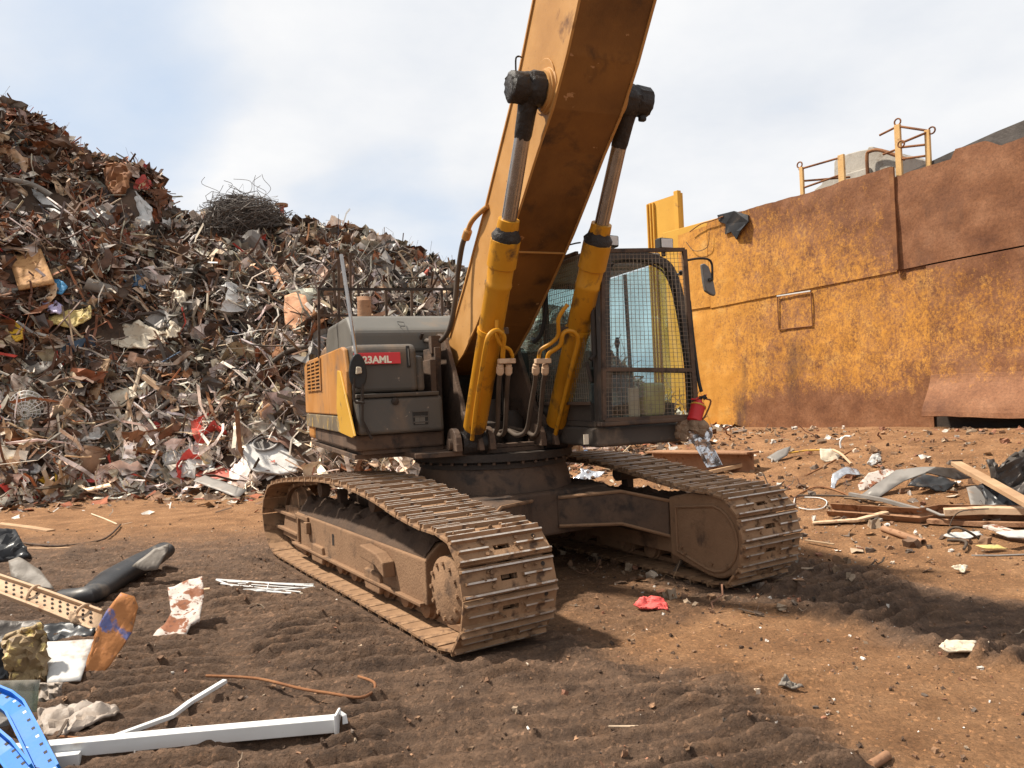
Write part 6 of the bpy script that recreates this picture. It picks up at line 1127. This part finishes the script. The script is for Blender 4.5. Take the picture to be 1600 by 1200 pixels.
# wire fan guard
fg_ = bpy.data.objects.new('fan_guard', None); COL.objects.link(fg_); cg = hit(44, 640, .4); fg_.location = cg; tag(fg_, 'round white wire fan guard standing in the left heap foot', 'fan guard')
ex, ey = Vector((.9, .2, .1)).normalized(), Vector((0, -.3, .95)).normalized(); nz = ex.cross(ey)
for r_ in (.08, .14, .20, .26, .32, .37): mb = MB(); mb.tube([ex * r_ * math.cos(a) + ey * r_ * 1.1 * math.sin(a) + nz * (.22 * (1 - (r_ / .37) ** 2)) for a in np.linspace(0, 6.283, 25)[:-1]], .009, 5, closed=True); mb.build('ring_wire', 'white_paint', fg_)
for a in np.linspace(0, 6.283, 19)[:-1]: mb = MB(); mb.tube([ex * r_ * math.cos(a) + ey * r_ * 1.1 * math.sin(a) + nz * (.22 * (1 - (r_ / .37) ** 2)) for r_ in (.04, .2, .30, .37)], .007, 5); mb.build('spoke_wire', 'white_paint', fg_)
# bundle of tangled wire on the ridge
M('tangle_wire', [(.07, .058, .05), (.19, .165, .145)], 5, .7, .1, 0)
wc = hit(380, 350, .3); mb = MB()
for i in range(560):
    d1 = Vector((random.gauss(0, 1), random.gauss(0, 1), random.gauss(0, 1))).normalized(); d2 = d1.orthogonal().normalized(); d3 = d1.cross(d2); rr = random.uniform(.25, 1.0) ** .6; a0 = random.uniform(0, 6.3); n_ = 9; L = random.uniform(1.2, 3.6); pts = []
    for j in range(n_):
        a = a0 + L * j / (n_ - 1); v = (d2 * math.cos(a) + d3 * math.sin(a)) * rr + Vector((random.gauss(0, .13), random.gauss(0, .13), random.gauss(0, .13))); pts.append(Vector((v.x * 1.12 + .1 * v.z, v.y * .8, v.z * .72 * (1 - .18 * v.x) + .10)))
    mb.tube(pts, random.choice((.005, .007, .009, .013)), 3)
for i in range(9):
    p0 = Vector((random.uniform(-.9, .7), random.uniform(-.3, .3), random.uniform(.4, .8))); mb.tube(curve([p0, p0 + Vector((random.gauss(0, .15), 0, .2)), p0 + Vector((random.gauss(-.1, .3), 0, .45)), p0 + Vector((random.gauss(-.1, .2), 0, random.uniform(.4, .7)))], 4), .008, 3)
o = mb.build('wire_bundle', 'tangle_wire'); o.location = wc; tag(o, 'big grey ball of tangled wire on the heap ridge', 'wire bundle')
# red and white mast standing beyond the ridge
d = ray(441, 340); mp_ = ORG + d * (27 / d.y); ms = bpy.data.objects.new('striped_mast', None); COL.objects.link(ms); ms.location = (mp_.x, mp_.y, 0); tag(ms, 'thin red and white mast rising behind the heap ridge', 'mast')
zt = mp_.z + .45
for k in range(6): mb = MB(); mb.cyl((0, 0, zt * k / 6 if k < 1 else mp_.z - 1.6 + .4 * (k - 1)), (0, 0, mp_.z - 1.6 + .4 * k - .002), .075, 10); mb.build('mast_section', 'red_sheet' if k % 2 else 'white_paint', ms, smooth=True)
mb = MB(); mb.cyl((0, 0, mp_.z + .40), (0, 0, mp_.z + .48), .22, 12); mb.build('mast_head', 'rust_light', ms)
hbar('spade', [(660, 432), (672, 418), (686, 402)], .035, 'red_sheet', 'red broken shovel sticking up from the heap ridge', 'shovel', k=1, lift=.35)
def clear_of_keep(P):
    ok = np.ones(len(P), bool)
    for c, r in KEEP: ok &= (np.linalg.norm(P - np.array(c), axis=1) > r)
    return P[ok]
# ---- individual larger scrap pieces, by kind and colour
KIND = dict(
    crumpled_sheet=(lambda: p_sheet(6, .55, .016, .03), [('grey_sheet', 'dull grey'), ('white_sheet', 'dirty white'), ('rust', 'rusty brown'), ('dark_sheet', 'blackened'), ('cream_sheet', 'cream')], (.5, 1.15), 'crumpled {} metal sheet lying among the scrap heap', 'sheet'),
    bent_strip=(p_strip, [('rust', 'rusty brown'), ('grey_sheet', 'dull grey'), ('white_sheet', 'dirty white'), ('brown_steel', 'dark brown')], (.9, 2.3), 'long bent {} metal strip sticking out of the scrap heap', 'strip'),
    scrap_pipe=(p_tube, [('rust', 'rusty brown'), ('dusty_plastic', 'dusty grey'), ('hose_rubber', 'dark')], (.9, 2.0), 'thin bent {} pipe lying on the scrap heap', 'pipe'),
    angle_bar=(p_angle, [('rust', 'rusty brown'), ('brown_steel', 'dark brown'), ('tan_metal', 'tan')], (.8, 1.7), 'twisted {} angle bar lying on the scrap heap', 'bar'),
    broken_board=(p_plank, [('timber', 'tan'), ('pale_timber', 'pale'), ('dusty_plastic', 'grey weathered')], (.7, 1.5), 'broken {} wooden board lying on the scrap heap', 'board'),
    scrap_lump=(p_chunk, [('rust', 'rusty brown'), ('dark_sheet', 'blackened'), ('white_sheet', 'dirty white'), ('grey_sheet', 'dull grey')], (.3, .6), 'crushed {} lump of scrap lying on the scrap heap', 'scrap lump'))
COUNT = dict(crumpled_sheet=70, bent_strip=60, scrap_pipe=36, angle_bar=24, broken_board=34, scrap_lump=26)
for kn, (gen, cols, (s0, s1), lab, cat) in KIND.items():
    var = {}
    for mt, word in cols:
        for q in range(3):
            v, f = gen(); me = bpy.data.meshes.new(kn); me.from_pydata([tuple(a) for a in v], [], [tuple(int(i) for i in a) for a in f]); me.materials.append(MAT[mt]); var[(mt, q)] = me
    pts = clear_of_keep(heap_points(COUNT[kn] * 2))[:COUNT[kn]]; tgm = tangent(pts, .35)
    for i, p in enumerate(pts):
        mt, word = random.choice(cols); me = var[(mt, random.randrange(3))]; o = bpy.data.objects.new(kn, me); COL.objects.link(o); s_ = random.uniform(s0, s1)
        m4 = Matrix([list(tgm[i][r]) for r in range(3)]).to_4x4(); o.matrix_world = Matrix.Translation(Vector(p) + Vector((0, -.05, .16))) @ m4 @ (Matrix.Diagonal((s_, .4 + .2 * s_, .4 + .2 * s_, 1)) if kn in ('bent_strip', 'scrap_pipe', 'angle_bar', 'broken_board') else Matrix.Scale(s_, 4))
        size = 'large ' if s_ > (s0 + s1) / 2 else 'small '
        zone = next(w_ for c_, w_ in ((p[0] < -10.2 and p[2] > 4.5, 'on the tall rusty peak'), (p[0] < -8 and p[2] > 2.2, 'on the slope around the square orange panel'), (p[0] < -8, 'around the wire fan guard'), (p[2] > 4.2 and p[0] < -5, 'below the ball of tangled wire'), (p[2] > 3, 'behind the hand rail and hood'), (p[0] < -5.4, 'around the leaning pale pole'), (p[0] < -2, 'around the white appliance panel'), (True, 'behind the excavator body')) if c_)
        tag(o, size + lab.format(word).replace('lying among the scrap heap', '').replace('sticking out of the scrap heap', '').replace('lying on the scrap heap', '').strip() + ' ' + zone, cat, lab.format(word) + ' pieces')
# ---- loose chips, pebbles and litter over the yard
def scatter(name, n, fnxy, smin_, smax_, pal, protos_, label, cat, lift=.3):
    x, y = fnxy(n); z = surf(x, y) + relief(x, y)[0]; S_ = smin_ + (smax_ - smin_) * RNG.random(n) ** 3; P_ = np.stack([x, y, z + S_ * .12], 1)
    pal = np.array(pal); C_ = pal[RNG.integers(0, len(pal), n)] * RNG.uniform(.7, 1.25, (n, 1)); ids_ = RNG.integers(0, len(protos_), n)
    a = RNG.uniform(0, 6.283, n); nn = np.stack([RNG.normal(size=n) * lift, RNG.normal(size=n) * lift, np.ones(n)], 1); nn /= np.linalg.norm(nn, axis=1)[:, None]
    xx = np.stack([np.cos(a), np.sin(a), np.zeros(n)], 1); xx -= nn * (xx * nn).sum(1)[:, None]; xx /= np.linalg.norm(xx, axis=1)[:, None]; yy = np.cross(nn, xx)
    o = batch(name, (protos_, ids_), P_, S_, C_, 'chips', np.stack([xx, yy, nn], 2)); tag(o, label, cat, kind='stuff'); return o
def near_xy(n): r = 2.6 + 11 * RNG.random(n) ** 1.5; a = RNG.uniform(-.72, .72, n); return r * np.sin(a), r * np.cos(a)
def right_xy(n):
    u = RNG.uniform(-1.5, 9.5, n); d = RNG.random(n) ** .8 * 9 + .3; return WA.x + WT.x * u + WN.x * d, WA.y + WT.y * u + WN.y * d
def foot_xy(n):
    x = RNG.uniform(-12, 5, n); b_ = np.interp(x, [-40, -12, -10, -7, -4, 0, 3, 6], [12.5, 14.4, 15.2, 16.0, 14.9, 15.0, 16.2, 19]); return x, b_ - np.abs(RNG.normal(size=n)) * 1.0 + .3
chunks = [p_chunk() for _ in range(14)]; flakes = [p_sheet(2, .2) for _ in range(10)]; sticks = [p_strip() for _ in range(5)] + [p_wire() for _ in range(5)] + [p_plank() for _ in range(3)]
soil_p = [(.075, .046, .03), (.12, .072, .045), (.18, .10, .058), (.26, .15, .085)]; pale_p = [(.30, .22, .15), (.42, .34, .26), (.55, .50, .44), (.26, .12, .07), (.12, .09, .07), (.20, .13, .08)]
scatter('soil_clods', 5500, near_xy, .006, .036, soil_p, chunks, 'loose brown soil clods and pebbles strewn over the yard', 'soil', .5)
scatter('litter_chips', 2400, near_xy, .005, .034, pale_p, flakes + chunks, 'small pale chips and litter strewn over the yard', 'litter', .3)
scatter('wall_litter', 4200, right_xy, .015, .13, pale_p + soil_p, flakes + chunks, 'small litter and wood chips scattered on the soil before the wall', 'litter', .3)
scatter('heap_foot_litter', 3800, foot_xy, .03, .30, pale_p + soil_p + [(.30, .10, .05)], flakes + sticks, 'mixed litter scattered along the foot of the heap', 'litter', .4)
scatter('litter_sticks', 420, right_xy, .12, .6, [(.2, .1, .06), (.3, .2, .12), (.1, .07, .05)], sticks, 'short sticks and wire bits on the soil before the wall', 'litter', .1)
scatter('yard_sticks', 160, near_xy, .05, .22, [(.2, .1, .06), (.1, .07, .05), (.35, .26, .18)], sticks, 'small twigs and wire ends lying on the mud', 'litter', .1)
# ---- the mass of small scrap between the named pieces
NP = 60000
P = clear_of_keep(heap_points(NP)); NP = len(P); tot = np.interp(P[:, 0], HX, HZ); zr = P[:, 2] / np.maximum(tot, 1)
kp = dict(sheet=.42, strip=.27, angle=.05, tube=.08, wire=.12, plank=.03, chunk=.03); names = list(kp)
kk = RNG.choice(len(names), NP, p=[kp[k] for k in names]); ids = np.zeros(NP, int); S = np.zeros(NP)
smin = dict(sheet=.09, strip=.25, angle=.3, tube=.35, wire=.5, plank=.35, chunk=.10); smax = dict(sheet=.80, strip=2.2, angle=1.7, tube=2.0, wire=1.9, plank=1.2, chunk=.30)
C = palette(None, P[:, 0], zr, NP)
for j, k in enumerate(names):
    s_ = kk == j; ids[s_] = RNG.integers(*KR[k], s_.sum()); S[s_] = smin[k] + (smax[k] - smin[k]) * RNG.random(s_.sum()) ** 2.8
wd = kk == names.index('plank'); C[wd] = np.array([.34, .22, .13]) * RNG.uniform(.5, 1.4, (wd.sum(), 1))
rd = (zr > .84) & np.isin(kk, [names.index(q) for q in ('wire', 'tube', 'strip', 'angle')]); S[rd] *= .55
wi = kk == names.index('wire'); C[wi] *= .6
P = P + RNG.normal(size=P.shape) * np.array([.05, .05, .06]) + np.array([0, 0, .06])
tg = tangent(P, .55)
hs = batch('scrap_heap', (protos, ids), P, S, C, 'scrap_mix', tg, slim=set(range(36, 68)) | set(range(82, 87)))
tag(hs, 'mass of small mixed scrap metal, wire and rubbish covering the heap', 'scrap', kind='stuff')
